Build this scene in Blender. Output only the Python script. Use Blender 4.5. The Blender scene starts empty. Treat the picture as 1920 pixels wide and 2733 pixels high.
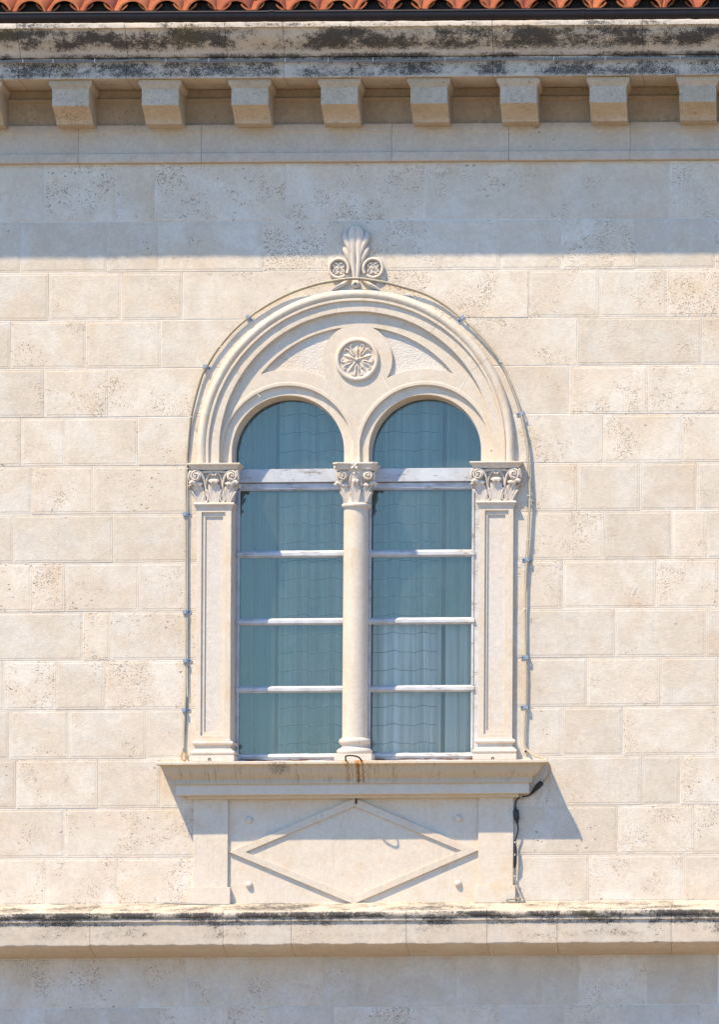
import bpy, bmesh, math, random
from mathutils import Vector, noise as mnoise

random.seed(7)
PI = math.pi
S = 1 / 400.0                 # one building unit ("px") = 2.5 mm
XV, YV, ZC = 2247.0, 2650.0, 15000.0   # camera axis meets the wall here; distance to the wall
GV = 3320.0                   # ground level in units
SUN = Vector((0.86, 1.0, -2.02)).normalized()      # direction light travels


def P(u, v, d=0.0):
    """building units -> world metres (sheared slightly to match the slant of lines in the image)"""
    return Vector(((u - 960 + 0.0056 * (1366 - v)) * S, -d * S, (GV - v + 0.0064 * (u - 960)) * S))


def U(x, D):
    return XV + (x - XV) * (1 - D / ZC)


def V(y, D):
    return YV + (y - YV) * (1 - D / ZC)


# ------------------------------------------------------------------ camera, light, exposure
sc = bpy.context.scene
C = sc.collection
cam_d = bpy.data.cameras.new('camera')
cam = bpy.data.objects.new('camera', cam_d)
C.objects.link(cam)
sc.camera = cam
cam_d.sensor_fit = 'VERTICAL'
cam_d.sensor_height = 36
cam_d.lens = 36 * ZC / 2733
cam_d.shift_x = (960 - XV) / 2733
cam_d.shift_y = (YV - 1366.5) / 2733
cam_d.clip_start = 0.5
cam_d.clip_end = 500
cam.location = ((XV - 960) * S, -ZC * S, (GV - YV) * S)
cam.rotation_euler = (PI / 2, 0, 0)

world = bpy.data.worlds.new('World')
sc.world = world
world.use_nodes = True
wn = world.node_tree.nodes
wl = world.node_tree.links
wn.clear()
wo = wn.new('ShaderNodeOutputWorld')
wb = wn.new('ShaderNodeBackground')
sky = wn.new('ShaderNodeTexSky')
sky.sky_type = 'NISHITA'
sky.sun_disc = False
el = math.asin(-SUN.z)
sky.sun_elevation = el
sky.sun_rotation = math.atan2(-SUN.x, -SUN.y)
sky.air_density = 1.0
sky.dust_density = 0.0
sky.ozone_density = 3.5
wb.inputs['Strength'].default_value = 0.145
deep = wn.new('ShaderNodeMix')          # the deep blue of a clear summer sky by the sea
deep.data_type = 'RGBA'
deep.blend_type = 'MULTIPLY'
deep.inputs['Factor'].default_value = 1.0
deep.inputs[7].default_value = (.675, .985, 1.29, 1)
wl.new(sky.outputs[0], deep.inputs[6])
wl.new(deep.outputs[2], wb.inputs[0])
wl.new(wb.outputs[0], wo.inputs[0])

sun_d = bpy.data.lights.new('sun', 'SUN')
sun_d.energy = 4.45
sun_d.angle = math.radians(0.6)
sun_d.color = (1.0, 0.828, 0.58)
sun = bpy.data.objects.new('sun', sun_d)
C.objects.link(sun)
sun.rotation_euler = SUN.to_track_quat('-Z', 'Y').to_euler()
sun.location = (-10, -20, 30)

sc.view_settings.view_transform = 'Standard'
sc.view_settings.look = 'None'
sc.view_settings.gamma = 1
sc.view_settings.use_curve_mapping = False
sc.view_settings.exposure = 0.76
sc.cycles.transparent_max_bounces = 16
sc.cycles.max_bounces = 8


# ------------------------------------------------------------------ materials
class NT:
    def __init__(s, name):
        s.m = bpy.data.materials.new(name)
        s.m.use_nodes = True
        s.t = s.m.node_tree
        s.n = s.t.nodes
        s.b = s.n['Principled BSDF']
        s.o = s.n['Material Output']
        g = s.n.new('ShaderNodeNewGeometry')
        s.pos = g.outputs['Position']
        s.nrm = g.outputs['Normal']
        oi = s.n.new('ShaderNodeObjectInfo')
        s.rnd = oi.outputs['Random']

    def l(s, a, b):
        s.t.links.new(a, b)

    def _in(s, sock, v):
        if hasattr(v, 'links') or isinstance(v, bpy.types.NodeSocket):
            s.l(v, sock)
        elif isinstance(v, (tuple, list)) and len(v) == 3 and sock.type == 'RGBA':
            sock.default_value = (*v, 1)
        else:
            sock.default_value = v

    def math(s, op, a, b=0.0, c=None, clamp=False):
        n = s.n.new('ShaderNodeMath')
        n.operation = op
        n.use_clamp = clamp
        s._in(n.inputs[0], a)
        s._in(n.inputs[1], b)
        if c is not None:
            s._in(n.inputs[2], c)
        return n.outputs[0]

    def vmath(s, op, a, b):
        n = s.n.new('ShaderNodeVectorMath')
        n.operation = op
        s._in(n.inputs[0], a)
        if op == 'SCALE':
            s._in(n.inputs['Scale'], b)
        else:
            s._in(n.inputs[1], b)
        return n.outputs[0]

    def sep(s, v):
        n = s.n.new('ShaderNodeSeparateXYZ')
        s.l(v, n.inputs[0])
        return n.outputs

    def noise(s, vec, scale, detail=2, rough=.5, dist=0.0):
        n = s.n.new('ShaderNodeTexNoise')
        s.l(vec, n.inputs['Vector'])
        n.inputs['Scale'].default_value = scale
        n.inputs['Detail'].default_value = detail
        n.inputs['Roughness'].default_value = rough
        n.inputs['Distortion'].default_value = dist
        return n.outputs['Fac']

    def voro(s, vec, scale, feature='F1', rand=1.0):
        n = s.n.new('ShaderNodeTexVoronoi')
        n.feature = feature
        s.l(vec, n.inputs['Vector'])
        n.inputs['Scale'].default_value = scale
        n.inputs['Randomness'].default_value = rand
        return n.outputs

    def ramp(s, f, a, b, lo=0.0, hi=1.0, smooth=True):
        n = s.n.new('ShaderNodeMapRange')
        n.interpolation_type = 'SMOOTHSTEP' if smooth else 'LINEAR'
        s._in(n.inputs['Value'], f)
        n.inputs['From Min'].default_value = a
        n.inputs['From Max'].default_value = b
        n.inputs['To Min'].default_value = lo
        n.inputs['To Max'].default_value = hi
        return n.outputs['Result']

    def mix(s, f, a, b, mode='MIX'):
        n = s.n.new('ShaderNodeMix')
        n.data_type = 'RGBA'
        n.blend_type = mode
        s._in(n.inputs['Factor'], f)
        s._in(n.inputs[6], a)
        s._in(n.inputs[7], b)
        return n.outputs[2]

    def scalev(s, col, f):
        n = s.n.new('ShaderNodeVectorMath')
        n.operation = 'SCALE'
        s.l(col, n.inputs[0])
        s._in(n.inputs['Scale'], f)
        return n.outputs[0]

    def bump(s, h, dist, strength=1.0):
        n = s.n.new('ShaderNodeBump')
        s.l(h, n.inputs['Height'])
        n.inputs['Distance'].default_value = dist
        n.inputs['Strength'].default_value = strength
        s.l(n.outputs[0], s.b.inputs['Normal'])
        return n

    def uv(s):
        """height v and length u of the facade in building units, from world position"""
        x, y, z = s.sep(s.pos)[:3]
        u = s.math('MULTIPLY_ADD', x, 400.0, 960.0)
        v = s.math('MULTIPLY_ADD', z, -400.0, GV)
        v = s.math('ADD', v, s.math('MULTIPLY', s.math('SUBTRACT', u, 960.0), 0.0064))
        return u, v


def stone_mat(name, base=(.605, .52, .41), white=(.665, .61, .525), warm=(.60, .455, .31), pits=1.0, grain=1.0,
              varied=1.0, hammer=True, lichen=None, rough_peck=False, extra=None, warm_amt=1.15, cover=.40):
    t = NT(name)
    off = t.vmath('SCALE', t.vmath('ADD', (17.3, 5.1, 9.7), (0, 0, 0)), t.rnd)
    off = t.vmath('SCALE', off, 7.0)
    p = t.vmath('ADD', t.pos, off)
    n1 = t.noise(p, 3.1, 5, .62, .6)
    n2 = t.noise(p, 2.3, 4, .6, .3)
    n3 = t.noise(t.pos, 5.0, 4, .65)
    col = t.mix(t.ramp(n1, .40, .66, 0, .7 * min(1, varied)), base, white)
    w = t.math('MULTIPLY', t.ramp(n2, .50, .72), .42 * warm_amt)
    col = t.mix(w, col, warm)
    # tone of each stone
    r = t.math('MULTIPLY_ADD', t.rnd, .13 * varied, 1 - .075 * varied)
    col = t.scalev(col, r)
    fine = t.noise(t.pos, 150, 3, .7)
    col = t.scalev(col, t.math('MULTIPLY_ADD', fine, .46 * grain, 1 - .23 * grain))
    mid = t.noise(t.pos, 34, 4, .7)
    col = t.scalev(col, t.math('MULTIPLY_ADD', mid, .34 * grain, 1 - .18 * grain))
    mot = t.noise(p, 9, 5, .65, .4)
    col = t.scalev(col, t.math('MULTIPLY_ADD', mot, .34 * varied, 1 - .18 * varied))
    height = t.math('MULTIPLY', fine, .55 * grain)
    if hammer:
        x, y, z = t.sep(t.pos)[:3]
        wv = t.noise(t.vmath('MULTIPLY', t.pos, (1, 1, 2.6)), 95, 2, .6)
        wv2 = t.noise(t.vmath('MULTIPLY', t.pos, (2.6, 1, 1)), 95, 2, .6)
        height = t.math('ADD', height, t.math('MULTIPLY', t.math('ADD', wv, wv2), .7))
    if rough_peck:
        pk = t.noise(t.pos, 85, 3, .7, .6)
        height = t.math('ADD', height, t.math('MULTIPLY', t.ramp(pk, .35, .65), 2.2))
    else:
        height = t.math('ADD', height, t.math('MULTIPLY', mid, .8))
    if pits > 0:
        dsp = t.vmath('ADD', p, t.vmath('SCALE', t.vmath('SUBTRACT', _ncol(t, p, 30), (.5, .5, .5)), .03))
        va = t.voro(t.vmath('MULTIPLY', dsp, (1, 1, 1.5)), 98)
        cl0 = t.ramp(t.math('ADD', t.noise(p, 3.6, 4, .65, .6), t.math('MULTIPLY', t.math('SUBTRACT', t.rnd, .5), .16)), cover + .05, cover + .30)
        cl = t.math('MULTIPLY', cl0, .52)
        col = t.mix(t.math('MULTIPLY', cl0, t.ramp(t.noise(p, 22, 3, .7), .4, .75, 0, .5)), col, warm)
        sel = t.sep(va['Color'])[0]
        thr = t.math('MULTIPLY', cl, t.ramp(sel, .2, 1.0, 0, 1, False))
        pit = t.math('SUBTRACT', thr, va['Distance'])
        pit = t.ramp(pit, -.03, .06)
        vb = t.voro(t.vmath('MULTIPLY', dsp, (1, 1, 1.6)), 34)
        selb = t.sep(vb['Color'])[1]
        clb = t.ramp(t.noise(p, 2.1, 2, .6), cover + .08, cover + .25, 0, 1)
        pb = t.math('SUBTRACT', t.math('MULTIPLY', t.math('MULTIPLY', t.ramp(selb, .80, 1.0, 0, .34, False), clb), 1.0), vb['Distance'])
        pb = t.ramp(pb, -.02, .05)
        pit = t.math('MAXIMUM', pit, pb)
        pit = t.math('MULTIPLY', pit, pits, clamp=True)
        shade = t.mix(t.sep(va['Color'])[2], (.36, .25, .15), (.15, .125, .10))
        col = t.mix(t.math('MULTIPLY', pit, .68), col, shade)
        height = t.math('SUBTRACT', height, t.math('MULTIPLY', pit, 3.0))
    rough = None
    if extra:
        col, height = extra(t, col, height, p)
    t.l(col, t.b.inputs['Base Color'])
    t.b.inputs['Roughness'].default_value = .9
    t.b.inputs['Specular IOR Level'].default_value = .2
    t.bump(height, .0026 if not rough_peck else .0011, 1.0)
    return t.m


def _ncol(t, vec, scale):
    n = t.n.new('ShaderNodeTexNoise')
    t.l(vec, n.inputs['Vector'])
    n.inputs['Scale'].default_value = scale
    return n.outputs['Color']


def lichen_fn(bands, strength=1.0, cell=125):
    """bands: list of (v0, v1, feather, amount, patch scale): black crust where water stays on the moulding"""
    def f(t, col, height, p):
        u, v = t.uv()
        tot = None
        for (v0, v1, fe, amt, sca, lo) in bands:
            a = t.ramp(v, v0 - fe, v0 + fe)
            b = t.ramp(v, v1 - fe, v1 + fe, 1, 0)
            m = t.math('MULTIPLY', a, b)
            q = t.vmath('MULTIPLY', t.pos, (1, 1, 1.6))
            patch = t.ramp(t.noise(q, sca, 4, .65), lo - .04, lo + .26)
            m = t.math('MULTIPLY', t.math('MULTIPLY', m, patch), amt)
            tot = m if tot is None else t.math('MAXIMUM', tot, m)
        sp = t.noise(t.pos, cell, 2, .8, .4)
        sp2 = t.noise(t.pos, 28, 5, .75)
        k = t.math('ADD', t.math('MULTIPLY', sp, .6), t.math('MULTIPLY', sp2, .4))
        k = t.math('ADD', k, t.math('MULTIPLY', tot, .17))
        k = t.ramp(k, .55, .67)
        k = t.math('MULTIPLY', k, t.ramp(tot, .02, .25))
        veil = t.math('MULTIPLY', tot, .36 * strength, clamp=True)
        col = t.mix(veil, col, (.19, .165, .135))
        tone = t.mix(t.ramp(t.noise(t.pos, 3.3, 2), .58, .70), (.04, .038, .038), (.06, .052, .028))
        col = t.mix(t.math('MULTIPLY', k, .9 * strength), col, tone)
        # ochre spots
        o = t.ramp(t.noise(t.vmath('ADD', t.pos, (3.7, 0, 8.1)), 28, 3, .7), .67, .73)
        col = t.mix(t.math('MULTIPLY', t.math('MULTIPLY', o, t.ramp(tot, .05, .4)), .6), col, (.36, .21, .06))
        return col, height
    return f


def streak_fn(v0, v1, fe=6):
    def f(t, col, height, p):
        u, v = t.uv()
        m = t.math('MULTIPLY', t.ramp(v, v0 - fe, v0 + fe), t.ramp(v, v1 - fe, v1 + fe, 1, 0))
        q = t.vmath('MULTIPLY', t.pos, (1, .1, .08))
        s1 = t.ramp(t.noise(t.vmath('ADD', q, t.vmath('SCALE', _ncol(t, t.pos, 14), .012)), 120, 2, .6), .52, .70)
        s2 = t.ramp(t.noise(q, 9, 3, .6), .35, .65)
        st = t.math('MULTIPLY', t.math('MULTIPLY', s1, s2), m)
        col = t.mix(t.math('MULTIPLY', m, .55), col, (.43, .335, .205))
        col = t.mix(t.math('MULTIPLY', st, .7), col, (.22, .15, .075))
        # black patch, left of the middle
        dx = t.math('DIVIDE', t.math('SUBTRACT', u, 752.0), 26.0)
        dy = t.math('DIVIDE', t.math('SUBTRACT', v, 2050.0), 20.0)
        rr = t.math('ADD', t.math('MULTIPLY', dx, dx), t.math('MULTIPLY', dy, dy))
        bl = t.math('MULTIPLY', t.ramp(rr, 0, 1.6, 1, 0), t.ramp(t.noise(t.pos, 90, 3, .7), .40, .56))
        col = t.mix(t.math('MULTIPLY', bl, .75), col, (.10, .095, .09))
        # rust run under the iron hook
        wob = t.math('MULTIPLY', t.math('SUBTRACT', t.noise(t.pos, 26, 3, .6), .5), 16.0)
        for (u0, wd, va, vb, amt) in ((957, 2.8, 2036, 2092, .98), (970, 2.0, 2034, 2092, .75), (929, 3.6, 2040, 2090, .45),
                                      (951, 1.2, 2038, 2080, .5), (984, 1.0, 2040, 2086, .4), (941, .9, 2040, 2076, .35)):
            du = t.math('ABSOLUTE', t.math('SUBTRACT', t.math('ADD', u, wob), float(u0) + 6))
            r = t.ramp(du, wd * .5, wd * 2.0, 1, 0)
            r = t.math('MULTIPLY', r, t.math('MULTIPLY', t.ramp(v, va - 4, va + 2), t.ramp(v, vb - 5, vb + 3, 1, 0)))
            col = t.mix(t.math('MULTIPLY', r, amt), col, (.26, .115, .03))
        dx = t.math('DIVIDE', t.math('SUBTRACT', u, 968.0), 16.0)
        dy = t.math('DIVIDE', t.math('SUBTRACT', v, 2036.0), 7.0)
        rr = t.math('ADD', t.math('MULTIPLY', dx, dx), t.math('MULTIPLY', dy, dy))
        col = t.mix(t.ramp(rr, 0, 1.4, .85, 0), col, (.50, .22, .05))
        dx = t.math('DIVIDE', t.math('SUBTRACT', u, 932.0), 12.0)
        rr = t.math('ADD', t.math('MULTIPLY', dx, dx), t.math('MULTIPLY', dy, dy))
        col = t.mix(t.ramp(rr, 0, 1.4, .5, 0), col, (.52, .33, .10))
        # grey speckle on the top fillet
        tf = t.math('MULTIPLY', t.ramp(v, 2036, 2039, 1, 0), t.ramp(t.noise(t.pos, 140, 3, .75), .45, .60))
        col = t.mix(t.math('MULTIPLY', tf, .45), col, (.20, .20, .19))
        return col, height
    return f


def patina_fn(amt=1.0):
    def f(t, col, height, p):
        q = t.vmath('MULTIPLY', t.pos, (1, 1, .10))
        s1 = t.math('MULTIPLY', t.ramp(t.noise(q, 38, 3, .7), .48, .72), t.ramp(t.noise(t.pos, 4, 3, .6), .4, .65))
        col = t.mix(t.math('MULTIPLY', s1, .30 * amt), col, (.40, .33, .24))
        o = t.ramp(t.noise(t.vmath('ADD', t.pos, (5.1, 2., 1.7)), 7, 5, .7), .52, .70)
        col = t.mix(t.math('MULTIPLY', o, .45 * amt), col, (.56, .40, .24))
        g_ = t.ramp(t.noise(t.vmath('ADD', t.pos, (1.1, 7., 4.7)), 16, 5, .75), .60, .72)
        col = t.mix(t.math('MULTIPLY', g_, .30 * amt), col, (.30, .27, .23))
        return col, height
    return f


def simple(name, col, rough=.6, metal=0.0, bumpn=None, var=0.0, scale=40):
    t = NT(name)
    if var:
        n = t.noise(t.pos, scale, 4, .65)
        c = t.mix(t.ramp(n, .3, .7), tuple(c * (1 - var) for c in col), tuple(min(1, c * (1 + var)) for c in col))
        t.l(c, t.b.inputs['Base Color'])
        t.bump(n, .001)
    else:
        t.b.inputs['Base Color'].default_value = (*col, 1)
    t.b.inputs['Roughness'].default_value = rough
    t.b.inputs['Metallic'].default_value = metal
    return t.m


def paint_mat():
    t = NT('weathered white paint')
    q = t.vmath('MULTIPLY', t.pos, (.12, 1, 1.3))
    cr = t.noise(q, 140, 4, .75)
    big = t.noise(t.vmath('MULTIPLY', t.pos, (.35, 1, 1)), 16, 4, .7)
    k = t.math('ADD', t.math('MULTIPLY', cr, .6), t.math('MULTIPLY', big, .4))
    flake = t.ramp(k, .565, .60)
    col = t.mix(t.ramp(t.noise(t.pos, 12, 3), .35, .7), (.53, .55, .575), (.44, .455, .475))
    wood = t.mix(t.noise(t.pos, 90, 3), (.16, .10, .06), (.34, .27, .20))
    col = t.mix(t.math('MULTIPLY', flake, .8), col, wood)
    # bare, rusty wood at the foot
    u, v = t.uv()
    foot = t.math('MULTIPLY', t.ramp(v, 2017, 2022), t.ramp(t.noise(q, 60, 3, .7), .42, .55))
    col = t.mix(foot, col, (.20, .09, .05))
    t.l(col, t.b.inputs['Base Color'])
    t.b.inputs['Roughness'].default_value = .55
    h = t.math('SUBTRACT', t.math('MULTIPLY', cr, .5), flake)
    t.bump(h, .0012)
    return t.m


def glass_mat(name='dusty glass', tint=(.71, .80, .785), d0=.03, d1=.07, dcol=(.46, .54, .55), ior=1.66):
    t = NT(name)
    t.n.remove(t.b)
    tr = t.n.new('ShaderNodeBsdfTransparent')
    tr.inputs[0].default_value = (*tint, 1)
    gl = t.n.new('ShaderNodeBsdfGlossy')
    gl.inputs['Roughness'].default_value = .02
    gl.inputs['Color'].default_value = (1, .87, .82, 1)
    bm = t.n.new('ShaderNodeBump')
    bm.inputs['Distance'].default_value = .002
    t.l(t.noise(t.pos, 2.0, 2), bm.inputs['Height'])
    t.l(bm.outputs[0], gl.inputs['Normal'])
    fr = t.n.new('ShaderNodeFresnel')
    fr.inputs['IOR'].default_value = ior
    m1 = t.n.new('ShaderNodeMixShader')
    t.l(fr.outputs[0], m1.inputs[0])
    t.l(tr.outputs[0], m1.inputs[1])
    t.l(gl.outputs[0], m1.inputs[2])
    df = t.n.new('ShaderNodeBsdfDiffuse')
    df.inputs[0].default_value = (*dcol, 1)
    m2 = t.n.new('ShaderNodeMixShader')
    # dust: a film, thicker towards the corners of old panes
    d = t.ramp(t.noise(t.pos, 6, 4, .65), .25, .75, d0, d1)
    sp = t.ramp(t.noise(t.pos, 120, 2, .6), .74, .80, 0, .15)
    d = t.math('ADD', d, sp)
    t.l(d, m2.inputs[0])
    t.l(m1.outputs[0], m2.inputs[1])
    t.l(df.outputs[0], m2.inputs[2])
    t.l(m2.outputs[0], t.o.inputs[0])
    return t.m


def cloth_mat(name, col, trans=.35):
    t = NT(name)
    t.n.remove(t.b)
    a = t.n.new('ShaderNodeBsdfDiffuse')
    b = t.n.new('ShaderNodeBsdfTranslucent')
    q = t.vmath('MULTIPLY', t.pos, (1, .0, .012))
    n = t.ramp(t.noise(q, 15, 4, .75), .36, .64)       # vertical bands: light and shade of the folds painted into the cloth colour
    c = t.mix(n, tuple(x * .58 for x in col), tuple(min(.9, x * 1.15) for x in col))
    t.l(c, a.inputs[0])
    t.l(c, b.inputs[0])
    m = t.n.new('ShaderNodeMixShader')
    m.inputs[0].default_value = trans
    t.l(a.outputs[0], m.inputs[1])
    t.l(b.outputs[0], m.inputs[2])
    t.l(m.outputs[0], t.o.inputs[0])
    return t.m


M = {}
M['ashlar'] = stone_mat('ashlar limestone')
M['smooth'] = stone_mat('dressed limestone', base=(.60, .52, .415), white=(.64, .575, .48), pits=.4, grain=.9, varied=.5,
                        hammer=False, cover=.54, warm_amt=.9, extra=patina_fn(1.0))
M['carved'] = stone_mat('carved limestone', base=(.61, .535, .45), white=(.64, .585, .51), pits=.0, grain=1.0, varied=.4,
                        hammer=False, warm_amt=.9, extra=patina_fn(1.1))
M['peck'] = stone_mat('pecked limestone', base=(.66, .60, .52), white=(.69, .65, .59), pits=0, grain=.6, varied=.2,
                      hammer=False, rough_peck=True)
M['panel'] = stone_mat('pilaster field limestone', base=(.61, .55, .47), white=(.65, .60, .53), pits=.15, grain=1.3, varied=.2,
                       hammer=True, cover=.6)
M['mortar'] = simple('lime mortar', (.68, .64, .565), .95, var=.06, scale=30)
M['sill'] = stone_mat('streaked sill limestone', pits=.4, grain=.8, varied=.3, hammer=False, cover=.56,
                      extra=streak_fn(2040, 2094))
M['paint'] = paint_mat()
M['glass'] = glass_mat()
M['glass_clear'] = glass_mat('cleaner glass', (.97, .985, .975), .02, .05, (.5, .6, .58), 1.5)
M['net'] = cloth_mat('net curtain cloth', (.84, .83, .78), .2)
M['plain'] = cloth_mat('plain curtain cloth', (.60, .65, .62), .3)
M['thread'] = simple('curtain cord', (.14, .17, .18), .9)
M['gutter'] = simple('dark brown painted gutter', (.012, .008, .009), .42, var=.2, scale=12)
M['gutter'].node_tree.nodes['Principled BSDF'].inputs['Specular IOR Level'].default_value = .25
M['zinc'] = simple('galvanised steel', (.36, .38, .41), .42, .8, var=.25, scale=150)
M['cable'] = simple('cream cable sheath', (.40, .345, .25), .6, var=.12, scale=60)
M['cable_grey'] = simple('grey cable sheath', (.20, .195, .175), .6, var=.15, scale=60)
M['white_wire'] = simple('white thin wire', (.62, .60, .54), .5)
M['black'] = simple('black rubber', (.012, .012, .013), .45)
M['brass'] = simple('brass contacts', (.60, .45, .20), .35, .8)
M['iron'] = simple('rusty iron', (.045, .022, .014), .75, .2, var=.4, scale=120)
M['room'] = simple('dim room plaster', (.10, .12, .125), .9)
M['paving'] = simple('warm stone paving', (.235, .165, .09), .8, var=.12, scale=3)  # unseen ground, its colour warmed to bounce light onto the soffits
M['mortar_dark'] = simple('dark mortar filling', (.035, .028, .022), .95, var=.5, scale=60)


def tile_mat():
    t = NT('terracotta tile')
    c = t.mix(t.rnd, (.24, .050, .012), (.42, .125, .030))
    n = t.noise(t.vmath('ADD', t.pos, t.vmath('SCALE', (9., 3., 7.), t.rnd)), 26, 4, .7)
    c = t.scalev(c, t.ramp(n, .25, .75, .72, 1.12))
    s = t.ramp(t.noise(t.pos, 45, 4, .75), .56, .66)
    c = t.mix(t.math('MULTIPLY', s, .5), c, (.10, .07, .05))
    t.l(c, t.b.inputs['Base Color'])
    t.b.inputs['Roughness'].default_value = .8
    t.bump(n, .002)
    return t.m


M['tile'] = tile_mat()

# the crowns of cornice and ledge carry black crust
VC = lambda y, D: V(y, D)
M['crown'] = stone_mat('crusted cornice limestone', base=(.52, .45, .365), white=(.58, .53, .46), pits=1.3, grain=1.2,
                       varied=.5, hammer=False, cover=.46,
                       extra=lichen_fn([(V(58, 280), V(70, 280), 3, .9, 5, .46), (V(76, 260), V(128, 228), 13, 1.45, 3.1, .36),
                                        (V(142, 210), V(160, 200), 6, 1.1, 3, .36), (V(162, 197), V(203, 195), 9, 1.0, 3.6, .38)]))
M['ledge'] = stone_mat('crusted ledge limestone', base=(.54, .46, .36), white=(.60, .55, .47), pits=1.2, grain=1.3, varied=.7, hammer=False, cover=.44,
                       extra=lichen_fn([(V(2433, 146), V(2449, 146), 4, 1.5, 2.6, .36), (V(2447, 142), V(2470, 138), 4, 1.0, 2.2, .36),
                                        (V(2466, 138), V(2500, 137), 10, .75, 2.2, .44), (V(2408, 40), V(2431, 130), 3, .85, 3.2, .40)]))
M['crusted_stone'] = M['crown']  # second key for the crusted cornice stone
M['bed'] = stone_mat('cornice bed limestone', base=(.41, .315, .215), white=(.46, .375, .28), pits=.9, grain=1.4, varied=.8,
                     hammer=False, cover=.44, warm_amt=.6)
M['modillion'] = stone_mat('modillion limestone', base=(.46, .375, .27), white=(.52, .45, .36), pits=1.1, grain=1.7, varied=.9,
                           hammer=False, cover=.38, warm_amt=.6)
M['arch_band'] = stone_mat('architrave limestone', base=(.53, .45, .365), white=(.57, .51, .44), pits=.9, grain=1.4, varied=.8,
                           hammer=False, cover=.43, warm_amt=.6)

# ------------------------------------------------------------------ object helpers
WLOC = {}


def link(o, parent=None):
    C.objects.link(o)
    if parent is not None:
        o.parent = parent


def props(o, label=None, cat=None, group=None, kind=None):
    if label: o['label'] = label
    if cat: o['category'] = cat
    if group: o['group'] = group
    if kind: o['kind'] = kind
    return o


def thing(name, label, cat, loc, group=None):
    o = bpy.data.objects.new(name, None)
    o.empty_display_size = .1
    link(o)
    o.location = loc
    WLOC[o] = Vector(loc)
    return props(o, label, cat, group)


def make(name, verts, faces, mat, parent=None, smooth=35, bevel=0.0, seg=1, recalc=True, origin=None, label=None):
    """verts are world-space; the object's origin goes to the middle of its base"""
    bm = bmesh.new()
    vs = [bm.verts.new(v) for v in verts]
    for f in faces:
        try:
            bm.faces.new([vs[i] for i in f])
        except ValueError:
            pass
    return finish(name, bm, mat, parent, smooth, bevel, seg, recalc, origin, label)


def finish(name, bm, mat, parent=None, smooth=35, bevel=0.0, seg=1, recalc=True, origin=None, label=None):
    if recalc:
        bmesh.ops.recalc_face_normals(bm, faces=bm.faces)
    if bevel > 0:
        es = [e for e in bm.edges if len(e.link_faces) == 2 and e.calc_face_angle(0) > math.radians(40)]
        bmesh.ops.bevel(bm, geom=es, offset=bevel * S, segments=seg, affect='EDGES', profile=.6, clamp_overlap=True)
    xs = [v.co for v in bm.verts]
    lo = Vector((min(c.x for c in xs), min(c.y for c in xs), min(c.z for c in xs)))
    hi = Vector((max(c.x for c in xs), max(c.y for c in xs), max(c.z for c in xs)))
    org = origin if origin is not None else Vector(((lo.x + hi.x) / 2, (lo.y + hi.y) / 2, lo.z))
    bmesh.ops.translate(bm, verts=bm.verts, vec=-org)
    me = bpy.data.meshes.new(name)
    bm.to_mesh(me)
    bm.free()
    me.materials.append(mat)
    o = bpy.data.objects.new(name, me)
    if smooth:
        me.shade_smooth()
        me.set_sharp_from_angle(angle=math.radians(smooth))
        wnm = o.modifiers.new('weighted_normals', 'WEIGHTED_NORMAL')
        wnm.keep_sharp = True
        wnm.weight = 80
    link(o, parent)
    o.location = org - (WLOC[parent] if parent is not None else Vector((0, 0, 0)))
    WLOC[o] = org
    if label: o['label'] = label
    return o


def dup(src, parent, wloc, name=None):
    c = src.copy()
    link(c)
    c.parent = parent
    c.location = Vector(wloc) - (WLOC[parent] if parent is not None else Vector((0, 0, 0)))
    WLOC[c] = Vector(wloc)
    return c


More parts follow.
